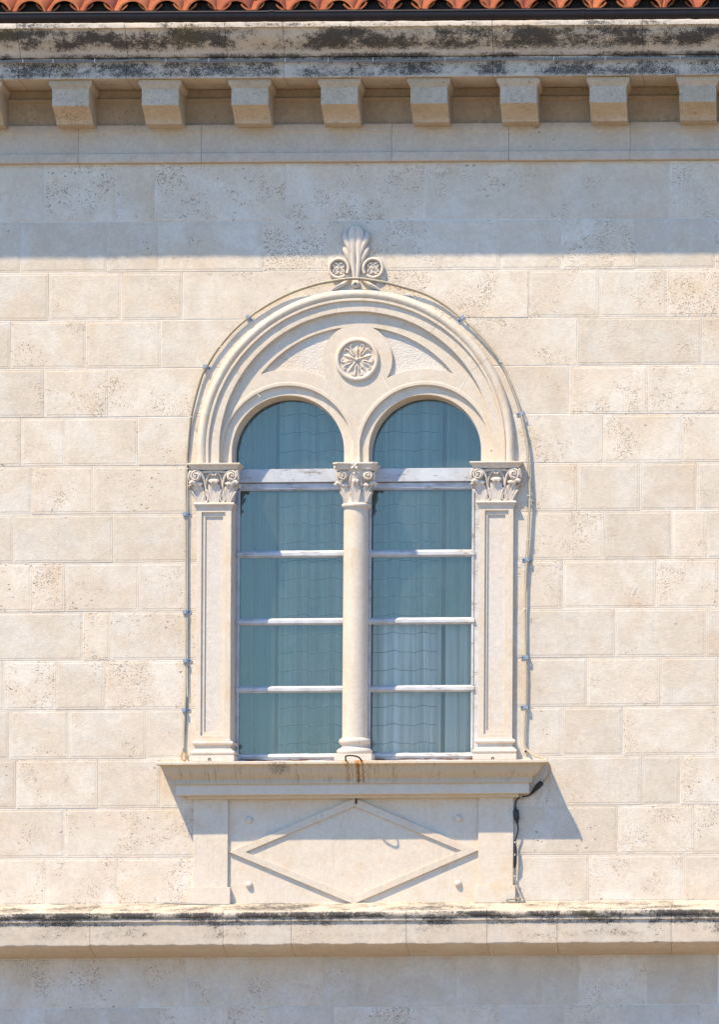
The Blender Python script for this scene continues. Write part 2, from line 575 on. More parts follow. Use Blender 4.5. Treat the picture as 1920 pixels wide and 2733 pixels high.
class G:
    """collects shapes in (u, v, d)"""
    def __init__(s):
        s.v = []
        s.f = []

    def add(s, vs, fs):
        k = len(s.v)
        s.v += [P(*p) for p in vs]
        s.f += [tuple(i + k for i in f) for f in fs]
        return s

    def box(s, u0, u1, v0, v1, d0, d1):
        vs = [(u, v, d) for d in (d0, d1) for v in (v0, v1) for u in (u0, u1)]
        return s.add(vs, [(0, 1, 3, 2), (4, 6, 7, 5), (0, 4, 5, 1), (2, 3, 7, 6), (0, 2, 6, 4), (1, 5, 7, 3)])

    def frustum(s, a, b, d0, d1):
        """a, b: (u0,u1,v0,v1) at d0 and d1"""
        vs = [(u, v, d0) for v in a[2:] for u in a[:2]] + [(u, v, d1) for v in b[2:] for u in b[:2]]
        return s.add(vs, [(0, 1, 3, 2), (4, 6, 7, 5), (0, 4, 5, 1), (2, 3, 7, 6), (0, 2, 6, 4), (1, 5, 7, 3)])

    def tube(s, pts, r, n=8, cap=True):
        m = len(pts)
        if not isinstance(r, list):
            r = [r] * m
        pv = [Vector(p) for p in pts]
        vs = []
        for i in range(m):
            t = (pv[min(i + 1, m - 1)] - pv[max(i - 1, 0)])
            if t.length < 1e-6: t = Vector((0, -1, 0))
            t.normalize()
            a = t.cross(Vector((0, 0, 1)))
            if a.length < .15: a = Vector((1, 0, 0))
            a.normalize()
            b = a.cross(t).normalized()
            rr = r[i]
            rw, rd = (rr, rr) if not isinstance(rr, (list, tuple)) else rr
            for k in range(n):
                q = 2 * PI * k / n
                c = pv[i] + a * (math.cos(q) * rw) + b * (math.sin(q) * rd)
                vs.append(tuple(c))
        fs = []
        for i in range(m - 1):
            for k in range(n):
                k2 = (k + 1) % n
                fs.append((i * n + k, i * n + k2, (i + 1) * n + k2, (i + 1) * n + k))
        if cap:
            fs.append(tuple(range(n))[::-1])
            fs.append(tuple((m - 1) * n + k for k in range(n)))
        return s.add(vs, fs)

    def lathe(s, cu, cd, prof, n=32, a0=0, a1=2 * PI, capped=True):
        vs, fs = [], []
        full = abs(a1 - a0 - 2 * PI) < 1e-3
        cols = n if full else n + 1
        for (r, v) in prof:
            for k in range(cols):
                q = a0 + (a1 - a0) * k / n
                vs.append((cu + r * math.cos(q), v, cd + r * math.sin(q)))
        for i in range(len(prof) - 1):
            for k in range(n):
                k2 = (k + 1) % cols
                fs.append((i * cols + k, i * cols + k2, (i + 1) * cols + k2, (i + 1) * cols + k))
        if capped and full:
            fs.append(tuple(range(cols))[::-1])
            fs.append(tuple((len(prof) - 1) * cols + k for k in range(cols)))
        return s.add(vs, fs)

    def ball(s, c, r, n=12, m=8, sq=(1, 1, 1)):
        vs, fs = [], []
        for i in range(m + 1):
            a = PI * i / m
            for k in range(n):
                q = 2 * PI * k / n
                vs.append((c[0] + r * sq[0] * math.sin(a) * math.cos(q), c[1] - r * sq[1] * math.cos(a), c[2] + r * sq[2] * math.sin(a) * math.sin(q)))
        for i in range(m):
            for k in range(n):
                k2 = (k + 1) % n
                fs.append((i * n + k, i * n + k2, (i + 1) * n + k2, (i + 1) * n + k))
        return s.add(vs, fs)

    def obj(s, name, mat, parent=None, **kw):
        bm = bmesh.new()
        vs = [bm.verts.new(v) for v in s.v]
        for f in s.f:
            try:
                bm.faces.new([vs[i] for i in f])
            except ValueError:
                pass
        bmesh.ops.remove_doubles(bm, verts=bm.verts, dist=1e-5)
        return finish(name, bm, mat, parent, **kw)


def jit(u, v, d, amp, sc=.06):
    n = mnoise.noise_vector(Vector((u * sc, v * sc, d * sc)))
    return u, v + n.y * amp, d + n.z * amp


def sweep(prof, u0, u1, step=14, amp=.0, big=0.0):
    """closed profile [(d, v)] drawn along u"""
    g = G()
    n = max(1, int((u1 - u0) / step))
    m = len(prof)
    vs, fs = [], []
    for i in range(n + 1):
        u = u0 + (u1 - u0) * i / n
        for (d, v) in prof:
            if amp:
                nn = mnoise.noise_vector(Vector((u * .045, v * .06, d * .05)))
                n2 = mnoise.noise_vector(Vector((u * .2, v * .2 + 9, d * .2)))
                vs.append((u, v + nn.y * amp + n2.y * amp * .5, d + nn.z * amp + n2.x * amp * .5 if d > 3 else d))
            else:
                vs.append((u, v, d))
    for i in range(n):
        for k in range(m):
            k2 = (k + 1) % m
            fs.append((i * m + k, i * m + k2, (i + 1) * m + k2, (i + 1) * m + k))
    fs.append(tuple(range(m))[::-1])
    fs.append(tuple(n * m + k for k in range(m)))
    return g.add(vs, fs)


def arc_pts(cx, cy, r, a0, a1, n):
    """angles measured from straight up, positive to the right, degrees"""
    return [(cx + r * math.sin(math.radians(a0 + (a1 - a0) * i / n)), cy - r * math.cos(math.radians(a0 + (a1 - a0) * i / n))) for i in range(n + 1)]


def arch_outline(cx, cy, r, vb, n=48):
    return [(cx - r, vb)] + arc_pts(cx, cy, r, -90, 90, n) + [(cx + r, vb)]


def plate(name, outlines, d0, d1, mat, parent=None, bev=0.0, smooth=30, label=None):
    """filled outlines (with holes) given real thickness"""
    cu = bpy.data.curves.new('tmp', 'CURVE')
    cu.dimensions = '2D'
    cu.fill_mode = 'BOTH'
    for ol in outlines:
        sp = cu.splines.new('POLY')
        sp.points.add(len(ol) - 1)
        for i, (u, v) in enumerate(ol):
            sp.points[i].co = (u * .01, -v * .01, 0, 1)
        sp.use_cyclic_u = True
    cu.extrude = ((d1 - d0) / 2 - bev) * .01
    if bev:
        cu.bevel_depth = bev * .01
        cu.bevel_resolution = 1
        cu.offset = -bev * .01
    ob = bpy.data.objects.new('tmp', cu)
    C.objects.link(ob)
    dg = bpy.context.evaluated_depsgraph_get()
    me = bpy.data.meshes.new_from_object(ob.evaluated_get(dg))
    bm = bmesh.new()
    bm.from_mesh(me)
    bpy.data.objects.remove(ob)
    bpy.data.curves.remove(cu)
    bpy.data.meshes.remove(me)
    bmesh.ops.remove_doubles(bm, verts=bm.verts, dist=1e-5)
    for v in bm.verts:
        v.co = P(v.co.x * 100, -v.co.y * 100, v.co.z * 100 + (d0 + d1) / 2)
    for f in bm.faces:
        f.material_index = 0
    return finish(name, bm, mat, parent, smooth=smooth, label=label)


def sx(x, v):
    """photo column -> building unit at height v"""
    return x - 0.0056 * (1366 - v)


def rect(u0, u1, v0, v1):
    return [(u0, v0), (u1, v0), (u1, v1), (u0, v1)]


# ------------------------------------------------------------------ ground and room
gm = G()
gm.v = [Vector(p) for p in ((-60, -80, 0), (60, -80, 0), (60, .35, 0), (-60, .35, 0), (-60, -80, -.2), (60, -80, -.2), (60, .35, -.2), (-60, .35, -.2))]
gm.f = [(0, 1, 2, 3), (7, 6, 5, 4), (0, 4, 5, 1), (1, 5, 6, 2), (2, 6, 7, 3), (3, 7, 4, 0)]
props(gm.obj('pavement', M['paving'], smooth=0), 'warm-toned stone pavement in front of the building', None, kind='structure')

# ------------------------------------------------------------------ facade wall of ashlar
AX, AY = 950.0, 1197.0        # arch centre
LX, RX, LY = 766.2, 1132.8, 1203.0   # centres of the two lights (in wall units)
rows = [(434, 588.5), (588.5, 722.5), (722.5, 850.5), (850.5, 979), (979, 1109), (1109, 1239), (1239, 1367.5), (1367.5, 1497.5),
        (1497.5, 1628), (1628, 1758.5), (1758.5, 1889.5), (1889.5, 2021), (2021, 2153), (2153, 2285), (2285, 2413)]
joints = [
    [119, 309.5, 411, 762, 1134, 1558, 1787],
    [54, 286, 423, 702, 875, 1031, 1335, 1499, 1696],
    [129, 323, 487, 951.5, 1412, 1600, 1783],
    [27.5, 229, 430, 1542, 1875],
    [115.5, 288, 1522, 1732],
    [54.5, 174, 368, 1611, 1823.6],
    [248, 1542, 1710],
    [35, 301, 1613, 1794, 1887],
    [84, 173, 371, 1504, 1752.6],
    [221, 294, 1643, 1886],
    [12, 148, 278, 1569, 1762.6],
    [182, 390, 1501, 1664.6, 1918],
    [42, 260, 427, 1463, 1714, 1818],
    [172, 1650.5],
    [120.5, 313, 1573.5, 1824.6]]
low_rows = [(2551, 2686), (2686, 2822)]
low_joints = [[80, 181, 378, 494, 863, 1218, 1451, 1546, 1728], [119, 211, 427, 714, 890, 1334, 1508, 1672.5, 1871]]
UL, UR = -620, 2340
wall = thing('facade_wall', 'cream limestone ashlar wall of squared blocks around the arched window', 'wall', P(960, GV, 0))

R_CUT = 411.0


def wall_stone(u0, u1, v0, v1, rowi):
    """one squared block: recessed joint, drafted margin, slightly proud field"""
    dj = random.uniform(-.35, .35)
    tu, tv = random.uniform(-.35, .35), random.uniform(-.4, .4)
    left_side = u1 < 960
    cut_l = cut_r = None
    # blocks that meet the arch are cut to its curve
    if v1 > AY - R_CUT and v0 < 1239 and rowi >= 2 and rowi <= 5:
        if u0 < AX - 2 and u1 > AX - R_CUT - 2:
            cut_r = True
        if u1 > AX + 2 and u0 < AX + R_CUT + 2:
            cut_l = True

    def edge_r(v):
        if cut_r:
            w = AY - v
            if w < 0: w = 0
            if w < R_CUT:
                return min(u1, AX - math.sqrt(R_CUT ** 2 - w * w))
        return u1

    def edge_l(v):
        if cut_l:
            w = AY - v
            if w < 0: w = 0
            if w < R_CUT:
                return max(u0, AX + math.sqrt(R_CUT ** 2 - w * w))
        return u0
    nside = 14 if (cut_l or cut_r) else 4
    nu = max(3, int((u1 - u0) / 45))
    jg = .6
    rings = [(jg, -9), (jg, -.6), (jg + .8, 0), (jg + 5.5, 0), (jg + 7.4, .55)]
    if cut_l or cut_r:
        rings = [(jg, -9), (jg, -1.2), (jg + 1.2, .6)]
    vs, fs = [], []
    cnt = None
    for (ins, dd) in rings:
        ring = []
        a, b = v0 + ins, v1 - ins
        for i in range(nu):
            k = i / nu
            ring.append((edge_l(a) + ins + (edge_r(a) - edge_l(a) - 2 * ins) * k, a))
        for i in range(nside):
            k = i / nside
            v = a + (b - a) * k
            ring.append((edge_r(v) - ins, v))
        for i in range(nu):
            k = i / nu
            ring.append((edge_r(b) - ins - (edge_r(b) - edge_l(b) - 2 * ins) * k, b))
        for i in range(nside):
            k = i / nside
            v = b + (a - b) * k
            ring.append((edge_l(v) + ins, v))
        cnt = len(ring)
        for (u, v) in ring:
            nz = mnoise.noise_vector(Vector((u * .03, v * .03, ins * .05 + rowi)))
            am = .75 if dd > -5 else 0
            tilt = (tu * (u - (u0 + u1) / 2) / 150 + tv * (v - (v0 + v1) / 2) / 65) if dd > -1 else 0
            vs.append((u + nz.x * am, v + nz.y * am, dd + dj * (dd > -2) + tilt))
    for i in range(len(rings) - 1):
        for k in range(cnt):
            k2 = (k + 1) % cnt
            fs.append((i * cnt + k, i * cnt + k2, (i + 1) * cnt + k2, (i + 1) * cnt + k))
    fs.append(tuple((len(rings) - 1) * cnt + k for k in range(cnt)))
    fs.append(tuple(range(cnt))[::-1])
    G().add(vs, fs).obj('stone_block', M['ashlar'], wall, smooth=0)


for i, ((v0, v1), js) in enumerate(zip(rows, joints)):
    js = sorted(js)
    segs = [UL] + [j for j in js] + [UR]
    # extra joints well outside the frame
    pre, post = [js[0] - random.uniform(150, 260)], [js[-1] + random.uniform(150, 260)]
    while pre[0] > -440: pre.insert(0, pre[0] - random.uniform(150, 260))
    while post[-1] < 2080: post.append(post[-1] + random.uniform(150, 260))
    if i >= 3:
        # split at the window surround
        lj = [j for j in js if j < 700] + [None]
        cutl, cutr = (545, 1350) if i >= 6 else (951, 951)
        if 6 <= i <= 11: cutl, cutr = 545, 1352
        if i >= 12: cutl, cutr = 540, 1350
        L = pre + [j for j in js if j < 700] + [cutl]
        Rr = [cutr] + [j for j in js if j > 1200] + post
        if i in (3, 4, 5):
            L[-1] = 951; Rr[0] = 951
        pairs = list(zip(L[:-1], L[1:])) + list(zip(Rr[:-1], Rr[1:]))
    else:
        A = pre + js + post
        pairs = list(zip(A[:-1], A[1:]))
    vm = (v0 + v1) / 2
    for (a, b) in pairs:
        if a not in (951, 545, 540, 1350, 1352): a = sx(a, vm)
        if b not in (951, 545, 540, 1350, 1352): b = sx(b, vm)
        wall_stone(a, b, v0, v1, i)
for (v0, v1), js in zip(low_rows, low_joints):
    A = [js[0] - 500, js[0] - 350, js[0] - 180] + js + [js[-1] + 190]
    for a, b in zip(A[:-1], A[1:]):
        wall_stone(sx(a, v0), sx(b, v0), v0, v1, 20)

hole = [(1338, 2060), (1338, AY)] + list(reversed(arc_pts(AX, AY, 399, -76, 76, 60))) + [(564, AY), (564, 2060)]
hole = [(564, 2060), (564, 1197)] + arc_pts(AX, AY, 398, -78, 78, 60) + [(1338, 1197), (1338, 2060)]
plate('mortar_bed', [rect(UL, UR, 60, GV - 1), hole], -96, -.9, M['mortar'], wall)

# ------------------------------------------------------------------ cornice
corn = thing('cornice', 'heavy weathered stone cornice on block brackets with black crust', 'cornice', P(960, V(330, 10), 100))
crown_j = [-600, -160, 48, 336, 602, 757, 939, 1316, 1717, 2010]
SOF = V(206, 195)


def convp(pr):
    return [(D, V(y, D)) for (y, D) in pr]


crown_prof = convp([(57, 278), (60, 280), (70, 280), (71.5, 278), (72, 272), (76, 268), (88, 262), (102, 252), (116, 236), (130, 222),
                    (142, 214), (148, 211), (150, 207), (151, 202)]) + [(20, V(151, 202)), (20, V(57, 281))]
cor_prof = convp([(152.5, 203), (158, 202), (160, 196.5), (180, 195.5), (203, 195.5), (205.5, 194)]) + [(193, SOF - .8), (186, SOF), (2.5, SOF), (2.5, V(152.5, 203))]
for a, b in zip(crown_j[:-1], crown_j[1:]):
    a2, b2 = U(a, 250) - 6.4, U(b, 250) - 7.6
    sweep(crown_prof, a2, b2, 9, 1.3).obj('crown_stone', M['crown'], corn, smooth=50)
    a2, b2 = U(a, 200) - 6.1, U(b, 200) - 7.1
    sweep(cor_prof, a2, b2, 10, .9).obj('fascia_stone', M['crown'], corn, smooth=40)
# bed wall between the brackets
bed_prof = [(-3, SOF + 1), (7, SOF + 1), (7, 256), (6, 259), (13, 262), (14, 265), (13.5, 268), (4, 273), (3, 276), (3, V(330, 15)), (-3, V(330, 15))]
BJ = [205.1 + 236.7 * k for k in range(-2, 10)]
for a, b in zip(BJ[:-1], BJ[1:]):
    sweep([(d + 1.5, v) for d, v in bed_prof], a + .4, b - .4, 20, .5).obj('bed_stone', M['bed'], corn, smooth=40)


# brackets
def bracket(k):
    uc = 205.1 + 236.7 * k
    w = 48.5
    vt = SOF + .5
    V0 = lambda y, D: V(y, D)
    prof = [(3, vt + 22), (172, vt + 22), (172.5, V0(232, 172)), (172, V0(234, 172)), (171, V0(277, 171)), (168, V0(280, 168)), (150, V0(286, 150)),
            (124, V0(300, 124)), (104, V0(312, 104)), (94, V0(321, 94)), (92, V0(327, 92)), (3, V0(327, 92) + .5)]
    prof = [(d, v) for d, v in prof]
    root = sweep([(d, v) for (d, v) in prof], uc - w, uc + w, 12, .7).obj('bracket', M['modillion'], corn, smooth=38, bevel=0)
    g = G()
    cap = [(8, 0), (8, 10), (6.5, 12.5), (3, 17), (.6, 22.2)]
    vs, fs = [], []
    for (e, dv) in [(8.5, 0.3)] + [(a, b + .4) for a, b in cap]:
        vs += [(uc - w - e, vt + dv, 4), (uc - w - e, vt + dv, 172 + e), (uc + w + e, vt + dv, 172 + e), (uc + w + e, vt + dv, 4)]
    m = len(cap) + 1
    for i in range(m - 1):
        for q in range(4):
            q2 = (q + 1) % 4
            fs.append((i * 4 + q, i * 4 + q2, (i + 1) * 4 + q2, (i + 1) * 4 + q))
    fs.append((3, 2, 1, 0))
    fs.append(tuple((m - 1) * 4 + q for q in range(4)))
    g.add(vs, fs).obj('bracket_cap', M['modillion'], root, smooth=25)
    return root


for k in range(-2, 10):
    bracket(k)

# architrave band
arc_j = [-260, 210, 539, 1047, 1360, 1684, 2090]
av0, av1 = V(330, 15), 434.0
arch_prof = [(-2, av0 + .4), (15, av0 + .4), (16, av0 + 2), (16, av0 + 20), (14, av0 + 22), (13.4, av0 + 24), (13.4, 407), (14.5, 408.2), (19, 409), (19.6, 411), (19.6, 429), (17, 432.5), (8, 434), (-2, 434)]
archi = thing('architrave_band', 'plain stone band of long blocks directly below the cornice brackets', 'stone band', P(960, av1, 10))
for a, b in zip(arc_j[:-1], arc_j[1:]):
    sweep(arch_prof, a - 5.0, b - 5.9, 18, .5).obj('band_stone', M['arch_band'], archi, smooth=38)

# ------------------------------------------------------------------ string course under the window
led_j = [-170, 239, 595, 777, 1085, 1301, 1488.6, 1793, 2120]
ledge = thing('string_course', 'projecting stone ledge with blackened rounded edge below the window', 'ledge', P(960, V(2553, 0), 60))
led_prof = [(-2, V(2408, 0)), (4, V(2409.5, 4)), (60, V(2418, 60)), (118, V(2427, 118)), (134, V(2429, 134)), (141, V(2431, 141)), (145, V(2435, 145)), (146, V(2440, 146)),
            (145, V(2445, 145)), (142, V(2448.5, 142)), (139.5, V(2449.5, 139)), (141, V(2451, 141)), (141, V(2457, 141)), (137, V(2459, 137)),
            (136, V(2462, 136)), (136, V(2490, 136)), (136, V(2516, 136)), (135, V(2519.5, 136)), (131, V(2521.5, 131)),
            (118, V(2527, 118)), (96, V(2534, 96)), (60, V(2541, 60)), (24, V(2547, 24)), (12, V(2551.5, 12)), (-2, V(2553, 0))]
for a, b in zip(led_j[:-1], led_j[1:]):
    sweep(led_prof, U(a, 136) + 6.7, U(b, 136) + 5.7, 7, .9).obj('ledge_stone', M['ledge'], ledge, smooth=45)

# ------------------------------------------------------------------ window surround: archivolt, tracery
sur = thing('arched_window_surround', 'carved stone round arch enclosing two smaller arches and a roundel', 'window surround', P(951, 1237, 0))
T = -6.0
arch_p = [(402, -60), (424.5, -3.5), (425, 6), (423.5, 13), (420, 18.5), (415, 21.5), (409.5, 21.8), (404.5, 19), (401.5, 15.5), (400.5, 14.2), (399.5, 17.5),
          (393.5, 17.5), (392.6, 16.5), (392, 10), (391.4, 9.6), (366.2, 9.6), (365, 8.6), (364.4, -3), (364, -12), (364, -60)]


def arch_block(a0, a1, foot_l=False, foot_r=False, inset=0.0, nm='voussoir', mat='smooth'):
    st = []
    n = max(4, int(abs(a1 - a0) / 2.0))
    if foot_l:
        st += [(-90, 1236.6), (-90, 1216)]
    for i in range(n + 1):
        st.append((a0 + (a1 - a0) * i / n, AY))
    if foot_r:
        st += [(90, 1216), (90, 1236.6)]
    m = len(arch_p)
    vs, fs = [], []
    for (a, cy) in st:
        q = math.radians(a)
        for (r, d) in arch_p:
            nn = mnoise.noise_vector(Vector((a * .35, r * .05, cy * .02))) * .55
            rr_ = r + nn.x - (inset if r > 405 else 0)
            vs.append((AX + rr_ * math.sin(q), cy - rr_ * math.cos(q), d + nn.y * .8 - inset))
    for i in range(len(st) - 1):
        for k in range(m):
            k2 = (k + 1) % m
            fs.append((i * m + k, i * m + k2, (i + 1) * m + k2, (i + 1) * m + k))
    fs.append(tuple(range(m))[::-1])
    fs.append(tuple((len(st) - 1) * m + k for k in range(m)))
    G().add(vs, fs).obj(nm, M[mat], sur, smooth=40)


gap = .10
arch_block(-88, 88, inset=1.1, nm='joint_mortar', mat='mortar')
arch_block(-90, -57.5 - gap, foot_l=True)
arch_block(-57.5 + gap, -33 - gap)
arch_block(-33 + gap, -8.3 - gap)
arch_block(-8.3 + gap, 8.1 - gap)
arch_block(8.1 + gap, 33 - gap)
arch_block(33 + gap, 56.2 - gap)
arch_block(56.2 + gap, 90, foot_r=True)


# circle-circle helpers for the tracery
def cc(x0, y0, r0, x1, y1, r1, pick):
    dx, dy = x1 - x0, y1 - y0
    dd = math.hypot(dx, dy)
    a = (r0 * r0 - r1 * r1 + dd * dd) / (2 * dd)
    h = math.sqrt(max(0, r0 * r0 - a * a))
    mx, my = x0 + a * dx / dd, y0 + a * dy / dd
    c = [(mx + h * dy / dd, my - h * dx / dd), (mx - h * dy / dd, my + h * dx / dd)]
    return sorted(c, key=pick)[0]


def ang(cx, cy, p):
    return math.degrees(math.atan2(p[0] - cx, -(p[1] - cy)))


ROX, ROY, ROR = 951.0, 959.0, 94.0
BR, SR = 325.5, 219.0


def tymp(side):
    cx = LX if side < 0 else RX
    tip = cc(AX, AY, BR, cx, LY, SR, lambda p: side * -p[0])         # outermost
    top = cc(AX, AY, BR, ROX, ROY, ROR, lambda p: -side * p[0])
    low = cc(cx, LY, SR, ROX, ROY, ROR, lambda p: (p[1] < 960) * 1000 - side * p[0])
    # pick the crossing of roundel and sub arch on the proper side
    cands = []
    for pk in (lambda p: p[0], lambda p: -p[0]):
        cands.append(cc(cx, LY, SR, ROX, ROY, ROR, pk))
    low = min(cands, key=lambda p: side * p[0] * -1)
    out = arc_pts(AX, AY, BR, ang(AX, AY, tip), ang(AX, AY, top), 28)
    a0, a1 = ang(ROX, ROY, top), ang(ROX, ROY, low)
    out += arc_pts(ROX, ROY, ROR, a0, a1, 20)[1:]
    out += arc_pts(cx, LY, SR, ang(cx, LY, low), ang(cx, LY, tip), 22)[1:-1]
    return out


def light_hole(cx, r):
    return arch_outline(cx, LY, r, 1236.8, 40)


outer = arch_outline(AX, AY, 372, 1236.9, 90)
hl = [(LX - 176, 1236.9)] + arc_pts(LX, LY, 176, -90, 90, 44) + [(LX + 176, 1236.9)]
hr = [(RX - 176, 1236.9)] + arc_pts(RX, LY, 176, -90, 90, 44) + [(RX + 176, 1236.9)]
# the tracery plate as one outline running round both lights
plate_ol = [(AX - 372, 1236.9), ] + arc_pts(AX, AY, 372, -90, 90, 100) + [(AX + 372, 1236.9), (RX + 176, 1236.9)] + \
    list(reversed(arc_pts(RX, LY, 176, -90, 90, 50))) + [(RX - 176, 1236.9), (LX + 176, 1236.9)] + \
    list(reversed(arc_pts(LX, LY, 176, -90, 90, 50))) + [(LX - 176, 1236.9)]
plate('tracery_plate', [plate_ol, tymp(-1), tymp(1)], -34, T, M['smooth'], sur, bev=.8)
# pecked fields behind the openings
for side in (-1, 1):
    o = tymp(side)
    cu_, cv_ = sum(p[0] for p in o) / len(o), sum(p[1] for p in o) / len(o)
    big = []
    for (u, v) in o:
        dd = math.hypot(u - cu_, v - cv_)
        big.append((u + (u - cu_) / dd * 4, v + (v - cv_) / dd * 4))
    plate('pecked_field', [big], -40, T - 10.5, M['peck'], sur)

# hood mould of each light (from r 190 down to 173) and the deeper inner arch
for cx, dz in ((LX, 0), (RX, .9)):
    ol = [(cx - 188, 1236.5)] if False else None
    a_lim = 74
    hp = [(186, -9), (185.6, T + .2), (184.6, T + 1.1), (182.5, T + 1.4), (176.4, T + 1.4), (175.3, T + .7), (175, T - .6), (174.8, -28), (184, -28)]
    hp = [(r, d + dz * .5) for r, d in hp]
    vs, fs = [], []
    a0, a1 = (-90, 80) if cx == LX else (-80, 90)
    n = 60
    for i in range(n + 1):
        a = a0 + (a1 - a0) * i / n
        tp = 1.0
        if cx == LX: tp = min(1, (a1 - a) / 14)
        else: tp = min(1, (a - a0) / 14)
        q = math.radians(a)
        for (r, d) in hp:
            dd = d if d < T - .5 else T - .3 + (d - T + .3) * max(0, tp)
            vs.append((cx + r * math.sin(q), LY - r * math.cos(q), dd))
    m = len(hp)
    for i in range(n):
        for k in range(m):
            k2 = (k + 1) % m
            fs.append((i * m + k, i * m + k2, (i + 1) * m + k2, (i + 1) * m + k))
    fs.append(tuple(range(m))[::-1])
    fs.append(tuple(n * m + k for k in range(m)))
    G().add(vs, fs).obj('hood_mould', M['smooth'], sur, smooth=40)
    # inner arch ring with its deep reveal
    rp = [(180, -24), (179, T - 9.5), (151.4, T - 9.5), (150.4, T - 10), (150, T - 11), (149.6, -98), (180, -98)]
    if cx == RX:
        rp = [(r, d + .0) for r, d in rp]
    st = [(-90, 1236.7), (-90, 1222)] + [(-90 + 180 * i / 60, LY) for i in range(61)] + [(90, 1222), (90, 1236.7)]
    m = len(rp)
    vs, fs = [], []
    for (a, cy) in st:
        q = math.radians(a)
        for (r, d) in rp:
            nn = mnoise.noise_vector(Vector((a * .3, r * .05, cx))) * .4
            vs.append((cx + (r + nn.x) * math.sin(q), cy - (r + nn.x) * math.cos(q), d))
    for i in range(len(st) - 1):
        for k in range(m):
            k2 = (k + 1) % m
            fs.append((i * m + k, i * m + k2, (i + 1) * m + k2, (i + 1) * m + k))
    fs.append(tuple(range(m))[::-1])
    fs.append(tuple((len(st) - 1) * m + k for k in range(m)))
    G().add(vs, fs).obj('inner_arch', M['smooth'], sur, smooth=40)
# pier between the lights: proud narrow strip
g = G()
vs = [(935, 1236.6, -98), (935, 1236.6, T - 7), (939.5, 1236.6, T - 1), (959.5, 1236.6, T + 1.0), (960.6, 1236.6, T), (961, 1236.6, T - 9), (972, 1236.6, T - 9.2), (972, 1236.6, -98)]
vs2 = [(u + (0 if k not in (2,) else 0), 1150, d) for k, (u, v, d) in enumerate(vs)]
vs2 = [(951 + (u - 951) * .8, 1158, d - .6) for (u, v, d) in vs]
m = len(vs)
g.add(vs + vs2, [(k, (k + 1) % m, m + (k + 1) % m, m + k) for k in range(m)] + [tuple(range(m)), tuple(range(m, 2 * m))[::-1]])
g.obj('pier', M['smooth'], sur, smooth=30)

# mortar lines across the tracery stones
for (p0, p1) in (((861, 1048), (876, 1009)), ((1018.5, 1006), (1041, 1048)), ((679, 1042), (692, 1057)), ((1246, 1006), (1226, 1042)), ((1008, 800), (1006, 837))):
    a, b = Vector((*p0, 0)), Vector((*p1, 0))
    n = (b - a).normalized()
    s_ = Vector((n.y, -n.x, 0)) * .9
    dz = T + .5 if p0[1] > 900 else 9.4
    c = [a + s_, a - s_, b - s_, b + s_]
    G().add([(q.x, q.y, dz - 2) for q in c] + [(q.x, q.y, dz) for q in c], [(0, 1, 2, 3), (7, 6, 5, 4), (0, 4, 5, 1), (1, 5, 6, 2), (2, 6, 7, 3), (3, 7, 4, 0)]).obj('mortar_joint', M['mortar'], sur, smooth=0)

# roundel: torus ring, sunk disc, rosette
g = G()
n = 56
rp = [(59.5, T - 1), (59.5, T + 3), (57.5, T + 7.5), (54, T + 9.5), (50.5, T + 9), (47.5, T + 5.5), (46.3, T + 1), (46, T - 10), (59.5, T - 10)]
vs, fs = [], []
m = len(rp)
for i in range(n):
    q = 2 * PI * i / n
    for (r, d) in rp:
        vs.append((ROX + r * math.cos(q), ROY + r * math.sin(q), d))
for i in range(n):
    i2 = (i + 1) % n
    for k in range(m):
        k2 = (k + 1) % m
        fs.append((i * m + k, i * m + k2, i2 * m + k2, i2 * m + k))
rring = g.add(vs, fs).obj('roundel_ring', M['carved'], sur, smooth=40)
ros = G()
disc = [(ROX + 47 * math.cos(2 * PI * i / 40), ROY + 47 * math.sin(2 * PI * i / 40)) for i in range(40)]
rosette = plate('rosette', [disc], T - 4, T + 1.2, M['carved'], sur)
RD = T + 2
for k in range(5):
    a = math.radians(90 + 72 * k + 180)       # spear petals, first one straight up
    ca, sa = math.cos(a), math.sin(a)
    # ridge-shaped spear
    q = lambda r, t, d: (ROX + r * ca - t * sa, ROY + r * sa + t * ca, d)
    vs = [q(6, -1.2, RD - 1), q(6, 1.2, RD - 1), q(25, -7, RD - 1), q(25, 7, RD - 1), q(42, 0, RD - 1), q(6, 0, RD + 3.5), q(25, 0, RD + 5), q(39, 0, RD + 1)]
    fs = [(0, 2, 6, 5), (1, 5, 6, 3), (2, 4, 7), (2, 7, 6), (3, 6, 7), (3, 7, 4), (0, 5, 1)]
    G().add(vs, fs).obj('petal', M['carved'], rosette, smooth=20)
    b = a + math.radians(36)
    cb, sb = math.cos(b), math.sin(b)
    w = lambda r, t, d: (ROX + r * cb - t * sb, ROY + r * sb + t * cb, d)
    g = G()
    for sg in (-1, 1):
        pts = [w(13, sg * .2, RD + .5), w(17, sg * 2.6, RD + 1.8), w(24, sg * 4.4, RD + 2.2), w(31, sg * 3.4, RD + 2.4), w(38, sg * 5.5, RD + 2.2), w(42, sg * 9.5, RD + 2), w(40, sg * 14, RD + 1.6), w(36, sg * 12.5, RD + 1.2)]
        g.tube(pts, [1.0, 1.7, 1.9, 1.8, 1.8, 1.9, 1.8, 1.6], 6)
    g.obj('petal', M['carved'], rosette, smooth=60)
G().ball((ROX, ROY, RD + 2), 5.6, 12, 8).obj('rosette_boss', M['carved'], rosette, smooth=60)

# ------------------------------------------------------------------ finial over the arch
fin = thing('carved_finial', 'carved stone leaf finial with two flower scrolls on top of the arch', 'finial', P(951, 778, 0))
FX = 947.6


